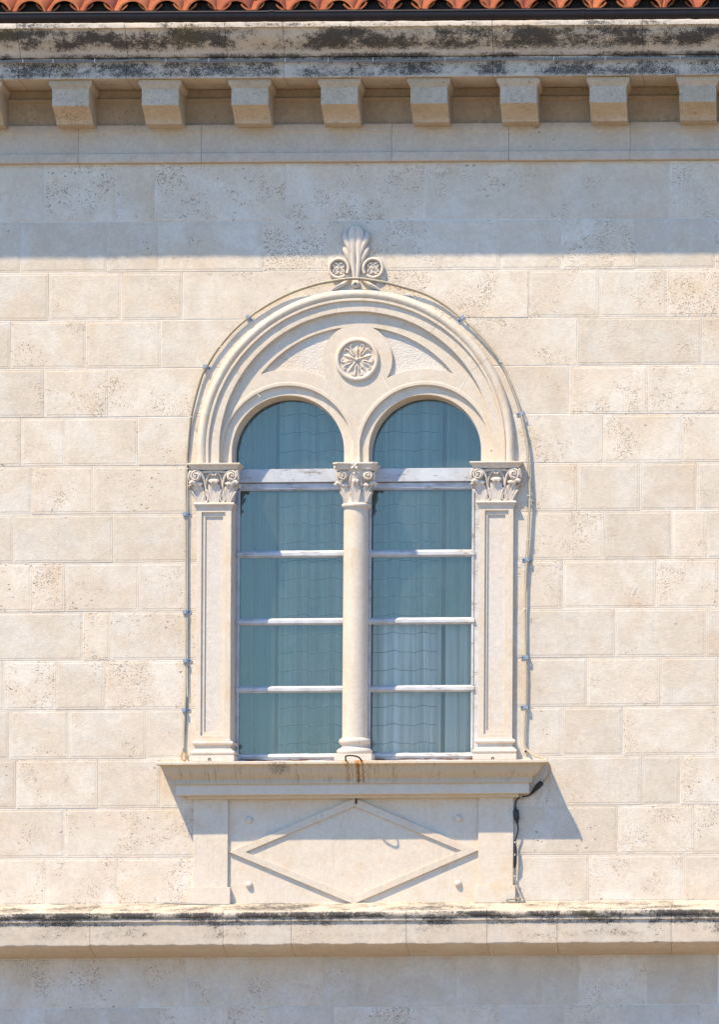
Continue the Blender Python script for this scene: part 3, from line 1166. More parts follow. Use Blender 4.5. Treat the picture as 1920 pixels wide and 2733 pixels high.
def lobe(g, pts, rad, n=10):
    """smooth resample through points"""
    P2, R2 = [], []
    m = len(pts)
    for i in range(m - 1):
        p0, p1, p2, p3 = (Vector(pts[max(i - 1, 0)]), Vector(pts[i]), Vector(pts[i + 1]), Vector(pts[min(i + 2, m - 1)]))
        for k in range(4):
            t = k / 4
            q = .5 * ((2 * p1) + (p2 - p0) * t + (2 * p0 - 5 * p1 + 4 * p2 - p3) * t * t + (3 * p1 - p0 - 3 * p2 + p3) * t ** 3)
            P2.append(tuple(q))
            ra, rb = rad[i], rad[i + 1]
            if isinstance(ra, tuple):
                R2.append((ra[0] + (rb[0] - ra[0]) * t, ra[1] + (rb[1] - ra[1]) * t))
            else:
                R2.append(ra + (rb - ra) * t)
    P2.append(tuple(pts[-1]))
    R2.append(rad[-1])
    g.tube(P2, R2, n)


# stem and central leaf in two halves with a groove
g = G()
for sg in (-1, 1):
    lobe(g, [(FX + sg * 4, 744, 5), (FX + sg * 6.5, 715, 7), (FX + sg * 8, 690, 9), (FX + sg * 8, 660, 12), (FX + sg * 10, 632, 15), (FX + sg * 8, 616, 17), (FX + sg * 1.5, 605, 15)],
         [(4.5, 5), (7, 7), (8, 8), (10, 8), (12.5, 7), (9.5, 5), (2.2, 3)], 12)
g.obj('leaf', M['carved'], fin, smooth=60)
for sg in (-1, 1):
    g = G()
    lobe(g, [(FX + sg * 8, 705, 5), (FX + sg * 12, 682, 9), (FX + sg * 18, 662, 12), (FX + sg * 26, 643, 13), (FX + sg * 29, 630, 12), (FX + sg * 26, 621, 9)],
         [(3, 4), (5.5, 7), (8, 8), (9, 8), (7, 6), (3.5, 3)], 10)
    g.obj('leaf', M['carved'], fin, smooth=60)
    g = G()
    lobe(g, [(FX + sg * 12, 712, 4), (FX + sg * 17, 694, 7), (FX + sg * 24, 678, 9), (FX + sg * 30, 666, 9), (FX + sg * 32, 658, 7)],
         [(3, 4), (6, 6), (7.5, 7), (6.5, 6), (3, 3)], 10)
    g.obj('leaf', M['carved'], fin, smooth=60)
    # scroll
    cx, cy, R = FX + sg * 46, 717.3, 24.5
    g = G()
    pts, rad = [], []
    for i in range(40):
        a = math.radians(-30 + 345 * i / 39)
        x = -sg * math.cos(a)
        y = -math.sin(a)
        x, y = (-sg * math.cos(a), -math.sin(a))
        rr = R + 1.5 * (1 - i / 39)
        pts.append((cx + x * rr, cy + y * rr, 8))
        rad.append((4.6, 6.5))
    g.tube(pts, rad, 10)
    g.ball((cx, cy, -2), 24, 28, 8, (1, 1, .25))
    scr = g.obj('scroll', M['carved'], fin, smooth=60)
    # four-petal flower in the scroll
    for k in range(4):
        a = math.radians(45 + 90 * k)
        g = G()
        ca, sa = math.cos(a), math.sin(a)
        ring = []
        for j in range(11):
            t = math.radians(-165 + 330 * j / 10)
            lr, lt = 11 - 6.2 * math.cos(t), 6.4 * math.sin(t)
            ring.append((cx + lr * ca - lt * sa, cy + lr * sa + lt * ca, 8.5 + 1.2 * (-math.cos(t))))
        g.tube(ring, 1.7, 6)
        g.ball((cx + 9.5 * ca, cy + 9.5 * sa, 5.5), 6, 8, 6, (1, 1, .4))
        g.obj('petal', M['carved'], scr, smooth=60)
    G().ball((cx, cy, 9), 3.2, 10, 6).obj('flower_eye', M['carved'], scr, smooth=60)
    # foot leaf
    g = G()
    lobe(g, [(FX + sg * 14, 744, 6), (FX + sg * 24, 752, 9), (FX + sg * 38, 762, 10), (FX + sg * 52, 769, 8), (FX + sg * 64, 776, 5)],
         [(4, 6), (5.5, 8), (6, 8), (5, 7), (3, 4)], 10)
    g.obj('foot_leaf', M['carved'], fin, smooth=60)
g = G()
n = 16
vs, fs = [], []
prof = [(11.5, 4), (12.2, 9), (11.2, 14), (8.5, 17.5), (5, 19), (3, 18), (2.6, 12), (0.01, 12)]
for (r, d) in prof:
    for k in range(n):
        q = 2 * PI * k / n
        vs.append((FX + r * math.cos(q), 760 + r * math.sin(q), d))
for i in range(len(prof) - 1):
    for k in range(n):
        fs.append((i * n + k, i * n + (k + 1) % n, (i + 1) * n + (k + 1) % n, (i + 1) * n + k))
g.add(vs, fs).obj('ball', M['carved'], fin, smooth=60)
# block behind the carving that keys it to the wall
plate('back_block', [[(FX - 60, 779), (FX - 40, 752), (FX - 12, 742), (FX + 12, 742), (FX + 40, 752), (FX + 60, 779)]], -1, 5, M['carved'], fin)


# ------------------------------------------------------------------ capitals
def spiral(g, cx, cy, R, d, sg, turns=1.9, rt=3.0):
    pts, rad = [], []
    n = int(22 * turns)
    for i in range(n + 1):
        t = i / n
        a = math.radians(-90) + sg * 2 * PI * turns * t
        r = (R - rt) * (1 - t) ** .85 + .8 * t
        pts.append((cx + r * math.cos(a), cy + r * math.sin(a), d + 3.5 * t))
        rad.append((rt * (1 - .45 * t), rt * .9))
    g.tube(pts, rad, 7)
    g.ball((cx, cy, d - 3.5), R - 1.0, 20, 6, (1, 1, .22))
    g.ball((cx, cy, d + 4), 2.6, 8, 6)


def acanthus(g, cu, vb, vt, w, d0, lean=0.0, curl=10):
    """a leaf: bunch of flattened ribs that rise from the collar and curl over at the top"""
    h = vb - vt
    for k in (-3, -2, -1, 0, 1, 2, 3):
        t = k / 3
        top = vt + abs(t) ** 1.6 * h * .42
        x0, x1 = cu + t * w * .30, cu + lean + t * w * .5
        hh = vb - top
        cu2 = curl * (1 if abs(k) < 2 else .15)
        pts = [(x0, vb, d0 + 1), (x0 + (x1 - x0) * .3, vb - hh * .35, d0 + 3), (x0 + (x1 - x0) * .75, vb - hh * .72, d0 + 5),
               (x1, top + 3, d0 + 5 + cu2 * .7), (x1, top + 1.5, d0 + 5 + cu2), (x1, top + 5, d0 + 6 + cu2)]
        r = w * .11
        g.tube(pts, [(r * .8, 2.4), (r, 3), (r * 1.15, 3.2), (r * 1.1, 3), (r, 2.6), (r * .6, 1.6)], 7)
    g.ball((cu + lean, vt + 5, d0 + 6 + curl * .6), w * .42, 12, 6, (1, .42, .45))


def capital(parent, x0, x1, cx, side_vis, is_col):
    """x0..x1: abacus width; collar comes from the shaft"""
    return


DP = 15.0    # face of the pilasters


def pilaster(label, mirror):
    # measured on the left one: abacus 501..640, shaft 526.5..620, base 503..626
    mu = (lambda u: u) if not mirror else (lambda u: 1899.5 - u)

    def bx(g, u0, u1, v0, v1, d0, d1):
        a, b = sorted((mu(u0), mu(u1)))
        return g.box(a, b, v0, v1, d0, d1)
    root = thing('pilaster', label, 'pilaster', P(mu(573), 2029, 0), 'carved pilasters flanking the window')
    u0, u1 = 527.0, 619.0
    # shaft with sunk panel in two steps
    a, b = sorted((mu(u0), mu(u1)))
    pa, pb = sorted((mu(540), mu(603)))
    qa, qb = sorted((mu(549), mu(596)))
    plate('shaft', [rect(a, b, 1348, 1976), rect(pa, pb, 1366, 1961.5)], -99, DP, M['smooth'], root, bev=.9)
    plate('panel_frame', [rect(pa - 1, pb + 1, 1365, 1962.5), rect(qa, qb, 1377.5, 1951.5)], -20, DP - 5.5, M['smooth'], root, bev=.7)
    G().box(qa - 2, qb + 2, 1375, 1954, -18, DP - 10).obj('sunk_panel', M['panel'], root, smooth=0)
    # base: returns on both sides
    prof = [(0, 1972), (2, 1973.5), (1.5, 1975.5), (6, 1976.5), (8, 1979), (8.3, 1982), (7, 1985.5), (3.5, 1987.2), (1, 1989), (.3, 1992), (1.2, 1996), (3, 1997.5), (6, 1998.2), (6.3, 2001),
            (9.5, 2002), (12, 2004.5), (12.6, 2008), (11.5, 2011.5), (9, 2013.3), (8.5, 2014.2)]
    vs, fs = [], []
    for (e, v) in prof:
        nn = mnoise.noise(Vector((v * .1, e, 3)))
        vs += [(a - e, v, -99), (a - e, v, DP + e), ((a + b) / 2 - 15, v + nn * .5, DP + e), ((a + b) / 2 + 15, v - nn * .5, DP + e), (b + e, v, DP + e), (b + e, v, -99)]
    m = len(prof)
    for i in range(m - 1):
        for q in range(5):
            fs.append((i * 6 + q, i * 6 + q + 1, (i + 1) * 6 + q + 1, (i + 1) * 6 + q))
    fs.append((0, 1, 2, 3, 4, 5))
    fs.append(tuple((m - 1) * 6 + q for q in range(6))[::-1])
    fs += [(i * 6 + 5, i * 6, (i + 1) * 6, (i + 1) * 6 + 5) for i in range(m - 1)]
    base = G().add(vs, fs).obj('base', M['carved'], root, smooth=40)
    G().box(a - 12.5, b + 12.5, 2014.8, 2031, -99, DP + 12.5).obj('plinth', M['carved'], base, smooth=30, bevel=1.2)
    # collar
    prof = [(-.5, 1363), (.3, 1361), (2.2, 1352), (4, 1350), (5, 1349.2), (5.2, 1348), (7.8, 1346.5), (8.6, 1344), (7.8, 1341.8), (5, 1340.2), (0, 1340)]
    vs, fs = [], []
    for (e, v) in prof:
        vs += [(a - e, v, -60), (a - e, v, DP + e), (b + e, v, DP + e), (b + e, v, -60)]
    m = len(prof)
    for i in range(m - 1):
        for q in range(4):
            fs.append((i * 4 + q, i * 4 + (q + 1) % 4, (i + 1) * 4 + (q + 1) % 4, (i + 1) * 4 + q))
    fs += [(0, 1, 2, 3), tuple((m - 1) * 4 + q for q in range(4))[::-1]]
    # bell core flaring upwards
    g = G().add(vs, fs)
    core = [(-1, 1341), (-2, 1325), (0, 1300), (4, 1275), (9, 1258), (10, 1255)]
    vs, fs = [], []
    for (e, v) in core:
        vs += [(a - e, v, -60), (a - e, v, DP - 5 + e * .5), (b + e, v, DP - 5 + e * .5), (b + e, v, -60)]
    m = len(core)
    for i in range(m - 1):
        for q in range(4):
            fs.append((i * 4 + q, i * 4 + (q + 1) % 4, (i + 1) * 4 + (q + 1) % 4, (i + 1) * 4 + q))
    fs += [(0, 1, 2, 3), tuple((m - 1) * 4 + q for q in range(4))[::-1]]
    cap = g.add(vs, fs).obj('capital', M['carved'], root, smooth=35)
    # abacus: ovolo edge over a cove
    prof = [(12, 1254.2), (14, 1253.6), (15.5, 1250), (19, 1245.2), (20.5, 1243.6), (22, 1243), (24.2, 1240.5), (24.6, 1238), (23.5, 1236.6), (10, 1236.2)]
    vs, fs = [], []
    for (e, v) in prof:
        vs += [(a - e, v, -60), (a - e, v, DP + e), (b + e, v, DP + e), (b + e, v, -60)]
    m = len(prof)
    for i in range(m - 1):
        for q in range(4):
            fs.append((i * 4 + q, i * 4 + (q + 1) % 4, (i + 1) * 4 + (q + 1) % 4, (i + 1) * 4 + q))
    fs += [(0, 1, 2, 3), tuple((m - 1) * 4 + q for q in range(4))[::-1]]
    G().add(vs, fs).obj('abacus', M['carved'], cap, smooth=30)
    mid = (a + b) / 2
    # lip of the bell
    g = G()
    g.tube([(a + 6, 1261, DP + 6), (mid - 20, 1258.5, DP + 5), (mid, 1258, DP + 5), (mid + 20, 1258.5, DP + 5), (b - 6, 1261, DP + 6)], (4, 3), 8)
    g.obj('bell_lip', M['carved'], cap, smooth=60)
    for sg in (-1, 1):
        vx = mid + sg * 48.5
        g = G()
        spiral(g, vx, 1270.5, 16.0, DP + 17, sg, 1.75, 2.9)
        # stalk running down to the middle leaf
        lobe(g, [(vx + sg * -1, 1256.5, DP + 14), (vx - sg * 12, 1260, DP + 12), (vx - sg * 20, 1274, DP + 8), (vx - sg * 24.5, 1292, DP + 4), (vx - sg * 25.5, 1314, DP + 1)],
             [(3, 3), (3.6, 3.4), (3.6, 3.2), (3, 3), (1.8, 2)], 7)
        g.obj('volute', M['carved'], cap, smooth=60)
        # side face of the scroll, round the corner
        g = G()
        pts = []
        g.tube([(vx + sg * 12.5, 1257, DP + 17), (vx + sg * 15.5, 1262, DP + 14), (vx + sg * 17.5, 1272, DP + 11), (vx + sg * 16, 1281, DP + 9), (vx + sg * 12.5, 1285, DP + 9)],
               [(3, 5), (4, 7), (4, 8), (4, 7), (2.5, 4)], 8)
        g.obj('side_scroll', M['carved'], cap, smooth=60)
        g = G()
        lobe(g, [(mid + sg * 22.5, 1322, DP + 2), (mid + sg * 21.5, 1292, DP + 3), (mid + sg * 18, 1273, DP + 5), (mid + sg * 10, 1263.5, DP + 7), (mid + sg * 3.5, 1265, DP + 9), (mid + sg * 4, 1269, DP + 10)],
             [(1.8, 2), (2.3, 2.4), (2.4, 2.5), (2.6, 2.6), (3, 3), (3, 3)], 7)
        g.obj('helix', M['carved'], cap, smooth=60)
        # corner leaf
        g = G()
        acanthus(g, mid + sg * 33, 1340, 1286, 31, DP - 2, sg * 9, 9)
        g.tube([(mid + sg * 41, 1310, DP + 2), (mid + sg * 45, 1298, DP + 6), (mid + sg * 51, 1288.5, DP + 13), (mid + sg * 58, 1286, DP + 17), (mid + sg * 62, 1289, DP + 17), (mid + sg * 60, 1293, DP + 15)],
               [(5, 4), (6.5, 5), (7, 5), (6, 5), (5, 4), (3, 3)], 8)
        g.obj('corner_leaf', M['carved'], cap, smooth=60)
        # low leaf on the return
        g = G()
        su = a if sg < 0 else b
        g.tube([(su + sg * 1, 1338, -5), (su + sg * 3, 1315, -4), (su + sg * 9, 1300, 0), (su + sg * 18, 1292, 6), (su + sg * 22, 1295, 8), (su + sg * 20, 1300, 7)],
               [(5, 10), (5, 12), (5, 12), (4, 9), (4, 7), (3, 4)], 8)
        g.obj('side_leaf', M['carved'], cap, smooth=60)
    g = G()
    acanthus(g, mid, 1340, 1279, 36, DP - 1, 0, 12)
    g.obj('middle_leaf', M['carved'], cap, smooth=60)
    for sg in (-1, 1):
        g = G()
        n = 12
        ring = []
        for j in range(n + 1):
            t = 2 * PI * j / n
            ring.append((mid + sg * 23 + 6 * math.sin(t) * (1 - .35 * math.cos(t)), 1328 - 11 * math.cos(t), DP + 2.5))
        g.tube(ring, 2.2, 7)
        g.obj('bud', M['carved'], cap, smooth=60)
    return root


pilaster('left carved pilaster with sunk panel, its capital nearest the scrolled left cable end', False)
pilaster('right carved pilaster with sunk panel, standing next to the loose right-hand cable', True)

# ------------------------------------------------------------------ column
CD = -22.0
colm = thing('column', 'round stone column with leafy capital between the two windows', 'column', P(948.5, 2029, CD))
g = G()
prof = []
for i in range(15):
    t = i / 14
    r = 33.8 - .9 * t ** 2
    prof.append((r, 1975 - (1975 - 1356) * t))
prof = [(36, 1973), (34.6, 1970)] + [(33.9 - .9 * (i / 14) ** 2, 1968 - (1968 - 1356) * i / 14) for i in range(15)]
shaft = G().lathe(949.0, CD, prof, 48).obj('shaft', M['smooth'], colm, smooth=40)
prof = [(35, 1968), (36, 1970.5), (39, 1971.5), (41.5, 1974), (42.3, 1978), (41, 1983), (38, 1986), (35.5, 1988), (35, 1992), (36, 1995), (39, 1996.5), (41.5, 1997.2), (45, 1999), (47.6, 2003), (47.8, 2007), (46, 2011), (43.5, 2012.5), (43.2, 2014)]
base = G().lathe(948.5, CD, prof, 48).obj('base', M['carved'], colm, smooth=40)
G().box(948.5 - 50.2, 948.5 + 50.2, 2012.8, 2031, CD - 50, CD + 50).obj('plinth', M['carved'], base, smooth=30, bevel=1.4)
prof = [(33.2, 1360), (34, 1357), (36, 1354.5), (39, 1352.5), (40.3, 1349), (40, 1345.5), (37.5, 1343), (35, 1342.5), (34.5, 1338), (34, 1325), (35, 1305), (38, 1285), (41, 1268), (44, 1256), (44, 1253)]
cap = G().lathe(950.5, CD, prof, 40).obj('capital', M['carved'], colm, smooth=40)
# eight-cornered abacus with hollow sides
CU = 950.5
def abring(r, cut, v):
    out = []
    for k in range(4):
        a = math.radians(45 + 90 * k)
        # corner chamfer points and hollow mid point
        for da in (-cut, cut):
            out.append((CU + r * 1.36 * math.cos(a + math.radians(da)), v, CD + r * 1.36 * math.sin(a + math.radians(da))))
        am = a + math.radians(45)
        for off in (-26, 0, 26):
            rr = r * (.93 if off == 0 else .965) / math.cos(math.radians(off))
            out.append((CU + rr * math.cos(am + math.radians(off)), v, CD + rr * math.sin(am + math.radians(off))))
    return out
vs, fs = [], []
lv = [(46, 1255.5), (48, 1254), (49, 1250), (51.5, 1246), (52.5, 1244), (55, 1242.5), (56.5, 1240), (56.3, 1237.5), (55.2, 1236.4)]
for (r, v) in lv:
    vs += abring(r, 7, v)
n = 20
for i in range(len(lv) - 1):
    for k in range(n):
        fs.append((i * n + k, i * n + (k + 1) % n, (i + 1) * n + (k + 1) % n, (i + 1) * n + k))
fs += [tuple(range(n)), tuple((len(lv) - 1) * n + k for k in range(n))[::-1]]
ab = G().add(vs, fs).obj('abacus', M['carved'], cap, smooth=30)
g = G()
fd = CD + 52
for k in range(4):
    a = math.radians(45 + 90 * k)
    g.tube([(CU - 2 + 2 * math.cos(a), 1246 + 2 * math.sin(a), fd + 2), (CU - 2 + 7 * math.cos(a), 1246 + 7 * math.sin(a), fd + 4), (CU - 2 + 12.5 * math.cos(a), 1246 + 10.5 * math.sin(a), fd + 3)],
           [(2.5, 2), (4.6, 2.5), (1.5, 1.5)], 8)
g.ball((CU - 2, 1246, fd + 4), 2.6, 8, 6)
g.obj('abacus_flower', M['carved'], cap, smooth=60)
for sg in (-1, 1):
    g = G()
    vx = CU + sg * 33
    spiral(g, vx, 1270.5, 14.5, CD + 44, sg, 1.75, 2.7)
    lobe(g, [(vx, 1258, CD + 41), (vx - sg * 10, 1261, CD + 38), (vx - sg * 15.5, 1274, CD + 34), (vx - sg * 17.5, 1292, CD + 33)], [(3, 3), (3.3, 3.2), (3, 3), (2, 2)], 7)
    g.obj('volute', M['carved'], cap, smooth=60)
    g = G()
    g.tube([(vx + sg * 6, 1254, CD + 44), (vx + sg * 14, 1253, CD + 40), (vx + sg * 19, 1250, CD + 34), (vx + sg * 24, 1246, CD + 28)], [(4, 4), (5, 5), (5, 5), (4.5, 4)], 8)
    g.tube([(vx + sg * 13, 1260, CD + 34), (vx + sg * 15, 1270, CD + 30), (vx + sg * 13, 1282, CD + 28)], [(5, 8), (6, 9), (5, 7)], 8)
    g.obj('side_scroll', M['carved'], cap, smooth=60)
    g = G()
    lobe(g, [(CU + sg * 16.5, 1300, CD + 35), (CU + sg * 14.5, 1280, CD + 37), (CU + sg * 10, 1266, CD + 39), (CU + sg * 4, 1263, CD + 41), (CU + sg * 2.6, 1267, CD + 42)], [(2, 2), (2.3, 2.3), (2.4, 2.4), (2.8, 2.8), (2.6, 2.6)], 7)
    g.obj('helix', M['carved'], cap, smooth=60)
    g = G()
    acanthus(g, CU + sg * 21, 1342, 1290, 24, CD + 24, sg * 7, 8)
    g.tube([(CU + sg * 30, 1315, CD + 16), (CU + sg * 35, 1300, CD + 22), (CU + sg * 41, 1291, CD + 28), (CU + sg * 50, 1289, CD + 32), (CU + sg * 54, 1293, CD + 31), (CU + sg * 51, 1298, CD + 29)],
           [(5, 6), (6, 6), (6.5, 6), (5.5, 5), (5, 4), (3, 3)], 8)
    g.obj('corner_leaf', M['carved'], cap, smooth=60)
g = G()
acanthus(g, CU, 1342, 1280, 26, CD + 31, 0, 12)
g.obj('middle_leaf', M['carved'], cap, smooth=60)
for k in range(8):
    a = math.radians(22 + 45 * k)
    if math.sin(a) > .75: continue
    g = G()
    for j in (-2, -1, 0, 1, 2):
        aa = a + j * .13
        g.tube([(CU + 34 * math.cos(aa), 1342, CD + 34 * math.sin(aa)), (CU + 36.5 * math.cos(aa), 1322, CD + 36.5 * math.sin(aa)),
                (CU + 41 * math.cos(aa), 1304 + abs(j) * 5, CD + 41 * math.sin(aa)), (CU + 44 * math.cos(aa), 1304 + abs(j) * 5, CD + 44 * math.sin(aa))], [2.4, 3, 2.8, 1.6], 6)
    g.obj('side_leaf', M['carved'], cap, smooth=60)

# ------------------------------------------------------------------ sill
SP0, SP1, SB = 522.3, 1376.8, 10.0
sill = thing('window_sill', 'moulded stone sill with rust run from the iron hook', 'window sill', P(948, 2130, 50))
prof = [(84, 2030.0), (89, 2030.6), (90.5, 2032), (90.5, 2037.5), (89, 2039), (86, 2039.5), (80, 2042), (76, 2046), (73, 2053), (68, 2062), (60, 2070), (52, 2075.5), (50.5, 2079), (50, 2081.2),
        (50.6, 2082), (50.6, 2089), (49.5, 2090.5), (43.4, 2091), (42.6, 2092.5), (42.4, 2117.5), (41, 2119.6), (16.5, 2120.4), (14.5, 2121.2), (14, 2122), (14, 2129), (12, 2130.4), (2, 2130.6)]
vs, fs = [], []
nU = 70
m = len(prof)
SH = 2.5   # small lift: parallax of the profile's own depth
cols = 0
for (e, v) in prof:
    row = [(SP0 - e, v + 0, -3.0), (SP0 - e, v, (SB + e) * .5), (SP0 - e, v, SB + e)]
    for i in range(1, nU):
        row.append((SP0 - e + (SP1 - SP0 + 2 * e) * i / nU, v, SB + e))
    row += [(SP1 + e, v, SB + e), (SP1 + e, v, (SB + e) * .5), (SP1 + e, v, -3.0)]
    cols = len(row)
    for (u, v_, d) in row:
        nn = mnoise.noise_vector(Vector((u * .05, v_ * .05, d * .05)))
        vs.append((u, V(v_ + nn.y * .6, SB + e), d + (nn.z * .6 if d > 5 else 0)))
for i in range(m - 1):
    for q in range(cols - 1):
        fs.append((i * cols + q, i * cols + q + 1, (i + 1) * cols + q + 1, (i + 1) * cols + q))
    fs.append((i * cols + cols - 1, i * cols, (i + 1) * cols, (i + 1) * cols + cols - 1))
fs += [tuple(range(cols)), tuple((m - 1) * cols + q for q in range(cols))[::-1]]
G().add(vs, fs).obj('moulded_slab', M['sill'], sill, smooth=38)
# bed of the slab under the window, running in to the frames
G().box(545, 1352, 2031.4, 2060, -112, 11).obj('slab_core', M['smooth'], sill, smooth=0)

# ------------------------------------------------------------------ apron below the sill
apr = thing('apron_panel', 'stone apron panel with raised diamond and four round bosses', 'carved panel', P(945, 2411, 0))
G().box(611, 1287, 2120, 2412, -4, .4).obj('field', M['smooth'], apr, smooth=0)
for (a, b, c, d_) in ((521.5, 614, 512, 621.5), (1283, 1376.5, 1273.5, 1383.5)):
    G().box(a, b, 2122, 2365.5, -3, 10).obj('apron_pilaster', M['smooth'], apr, smooth=30, bevel=.7)
    G().box(c, d_, 2365.8, 2412, -3, 18).obj('plinth', M['smooth'], apr, smooth=30, bevel=.9)
dia_o = [(617, 2272), (952, 2130.5), (1282, 2272), (950, 2413)]
cx_, cy_ = 945.5, 2272.5
dia_i = [(661, 2272.5), (951.3, 2152), (1237.5, 2272.5), (951, 2392.5)]
dia_m = [(638, 2272.5), (947, 2144), (1250, 2272.5), (945, 2400)]
plate('diamond_band', [dia_o, dia_i], -2, 9.0, M['smooth'], apr, bev=.9)
plate('diamond_field', [[(655, 2272.5), (951.3, 2149.5), (1243, 2272.5), (951, 2395)]], -2, 2.0, M['smooth'], apr)
for (u, v) in ((669.5, 2187), (1228.5, 2185.5), (670.5, 2359.5), (1229.5, 2360)):
    G().ball((u, v, 2), 9.5, 18, 10, (1, 1, .95)).obj('boss', M['carved'], apr, smooth=60)

# ------------------------------------------------------------------ the two windows
FD = -88.0


def XU(x, D=FD): return U(x, D)
def YV_(y, D=FD): return V(y, D)


y_tr0, y_tr1 = 1250, 1286


def window(label, ua, ub, ga, gb, cx, openleaf):
    root = thing('window', label, 'window', P((ua + ub) / 2, V(2028, FD), FD), None)
    a, b = ua, ub
    # outer frame stiles
    for (s0, s1) in ((ua, ga), (gb, ub)):
        G().box(s0, s1, V(1252, FD), V(2029, FD), FD - 22, FD - 6).obj('stile', M['paint'], root, smooth=30, bevel=.8)
    # glazing beads
    for (s0, s1) in ((ga - 6, ga), (gb, gb + 6)):
        G().box(s0, s1, V(1306, FD), V(2011, FD), FD - 14, FD - 2.5).obj('glazing_bead', M['paint'], root, smooth=30, bevel=.8)
    # transom
    G().frustum((ua, ub, V(1249, FD), V(1288, FD)), (ua, ub, V(1251, FD), V(1286, FD)), FD - 18, FD + 4).obj('transom', M['paint'], root, smooth=30, bevel=.8)
    G().box(ua + 6, ub - 6, V(1288.3, FD), V(1303, FD), FD - 18, FD - 4).obj('top_rail', M['paint'], root, smooth=30, bevel=.8)
    G().frustum((ga - 6, gb + 6, V(1303.3, FD), V(1309.5, FD)), (ga - 6, gb + 6, V(1303.3, FD), V(1306, FD)), FD - 16, FD - 6).obj('glazing_bead', M['paint'], root, smooth=30)
    ys = [1309]
    for (y0, y1) in ((1467, 1487.5), (1648, 1667.5), (1829, 1848)):
        t = y1 - y0
        prof = [(FD - 16, V(y0, FD)), (FD - 9, V(y0 + .5, FD)), (FD - 1, V(y0 + t * .25, FD)), (FD + .5, V(y0 + t * .32, FD)), (FD + .5, V(y0 + t * .72, FD)), (FD - 1.5, V(y0 + t * .76, FD)),
                (FD - 7, V(y1 - 1, FD)), (FD - 16, V(y1, FD))]
        sweep(prof, ga - 8, gb + 8, 30, 0.35).obj('glazing_bar', M['paint'], root, smooth=25)
        ys += [y0 + 2, y1 - 2]
    ys.append(2013)
    prof = [(FD - 16, V(2009, FD)), (FD - 8, V(2010, FD)), (FD - 3, V(2012.5, FD)), (FD - 2, V(2014, FD)), (FD - 1, V(2019, FD)), (FD - 5, V(2020.5, FD)), (FD - 6, V(2028, FD)), (FD - 2, V(2032, FD)), (FD - 18, V(2032, FD))]
    sweep(prof, ga - 6, gb + 6, 12, 1.1).obj('bottom_rail', M['paint'], root, smooth=25)
    # panes
    for i in range(0, len(ys), 2):
        dd = FD - 11 - (0 if not (openleaf and i == 4) else 1.5)
        G().box(ga - 3, gb + 3, V(ys[i], FD), V(ys[i + 1], FD), dd - .8, dd + .8).obj('pane', M['glass_clear' if (openleaf and i >= 4) else 'glass'], root, smooth=0)
    r = 151.0
    ol = [(cx - r, V(1252, FD)), (cx - r, 1203)] + arc_pts(cx, 1203, r, -88, 88, 40) + [(cx + r, 1203), (cx + r, V(1252, FD))]
    plate('pane', [ol], FD - 12, FD - 10.4, M['glass'], root)
    # thin painted hoop behind the stone arch
    ri = 146.5
    oo = [(cx - r - 8, V(1250, FD))] + arc_pts(cx, 1203, r + 8, -90, 90, 50) + [(cx + r + 8, V(1250, FD)), (cx + ri, V(1250, FD))] + list(reversed(arc_pts(cx, 1203, ri, -90, 90, 50))) + [(cx - ri, V(1250, FD))]
    plate('arched_frame', [oo], FD - 20, FD - 9.0, M['paint'], root)
    return root


window('left window of the pair, plain dark curtain at its left and evenly shaded glass', XU(617), 949, XU(640), 914, LX, False)
window('right window of the pair, with sunlight falling on the curtain in its lower panes', 950, XU(1287), XU(992), XU(1260.5), RX, True)

# ------------------------------------------------------------------ curtains
KD = -128.0


def folds(u):
    return 6 * math.sin((u - 700) * .082) + 5 * math.sin((u - 700) * .21 + 1.3) + 2.2 * math.sin(u * .041 + 2)


def pleat(x):
    """steps of the overlapping net, at the folds seen through the glass"""
    s = 0
    for (e, h) in ((808, 4), (824, -5), (878, 5), (893, -4), (1001, -8), (1012, 8), (1050, 5), (1078, -6), (1111, 4), (1149, -8), (1162, 5)):
        s += 1.5 * h / (1 + math.exp(-(x - e) / 1.2))
    return s


def curtain(name, label, x0, x1, mat, base, fold, y0=1030, y1=2050, step=4):
    vs, fs = [], []
    n = int((x1 - x0) / step)
    m = 26
    for j in range(m + 1):
        y = y0 + (y1 - y0) * j / m
        for i in range(n + 1):
            x = x0 + (x1 - x0) * i / n
            d = base + fold(x, y)
            vs.append((U(x, base), V(y, base), d))
    k = len(vs)
    w = n + 1
    for j in range(m):
        for i in range(n):
            fs.append((j * w + i, j * w + i + 1, (j + 1) * w + i + 1, (j + 1) * w + i))
    o = G().add(vs, fs).obj(name, mat, None, smooth=60)
    if label:
        props(o, label, 'curtain')
    return o


fn = lambda x, y: folds(x) + pleat(x) + 1.2 * math.sin(y * .006 + x * .02)
net = curtain('net_curtain', 'pleated net curtain with horizontal cords behind the middle of both windows', 745, 1181, M['net'], KD, fn, step=2.5)
yy = 1301.0 - 48.8 * 4
i = 0
while yy < 2040:
    g = G()
    pts = []
    x = 748
    while x < 1173:
        wv = 2.4 * math.sin((x - 740) * .075) + 1.4 * math.sin(x * .16)
        pts.append((U(x, KD), V(yy + wv, KD), KD + fn(x, yy) + 1.2))
        x += 6
    g.tube(pts, .9, 5)
    g.obj('cord', M['thread'], net, smooth=60)
    yy += 48.8
f2 = lambda x, y: 7 * math.sin((x - 600) * .05) + 2 * math.sin(x * .11)
curtain('plain_curtain', 'smooth plain curtain hanging behind the far left side of the left window', 560, 736, M['plain'], KD - 3, f2)
curtain('plain_curtain', 'smooth plain curtain hanging behind the far right side of the right window', 1192, 1330, M['plain'], KD - 3, lambda x, y: 5 * math.sin((x - 1180) * .035))

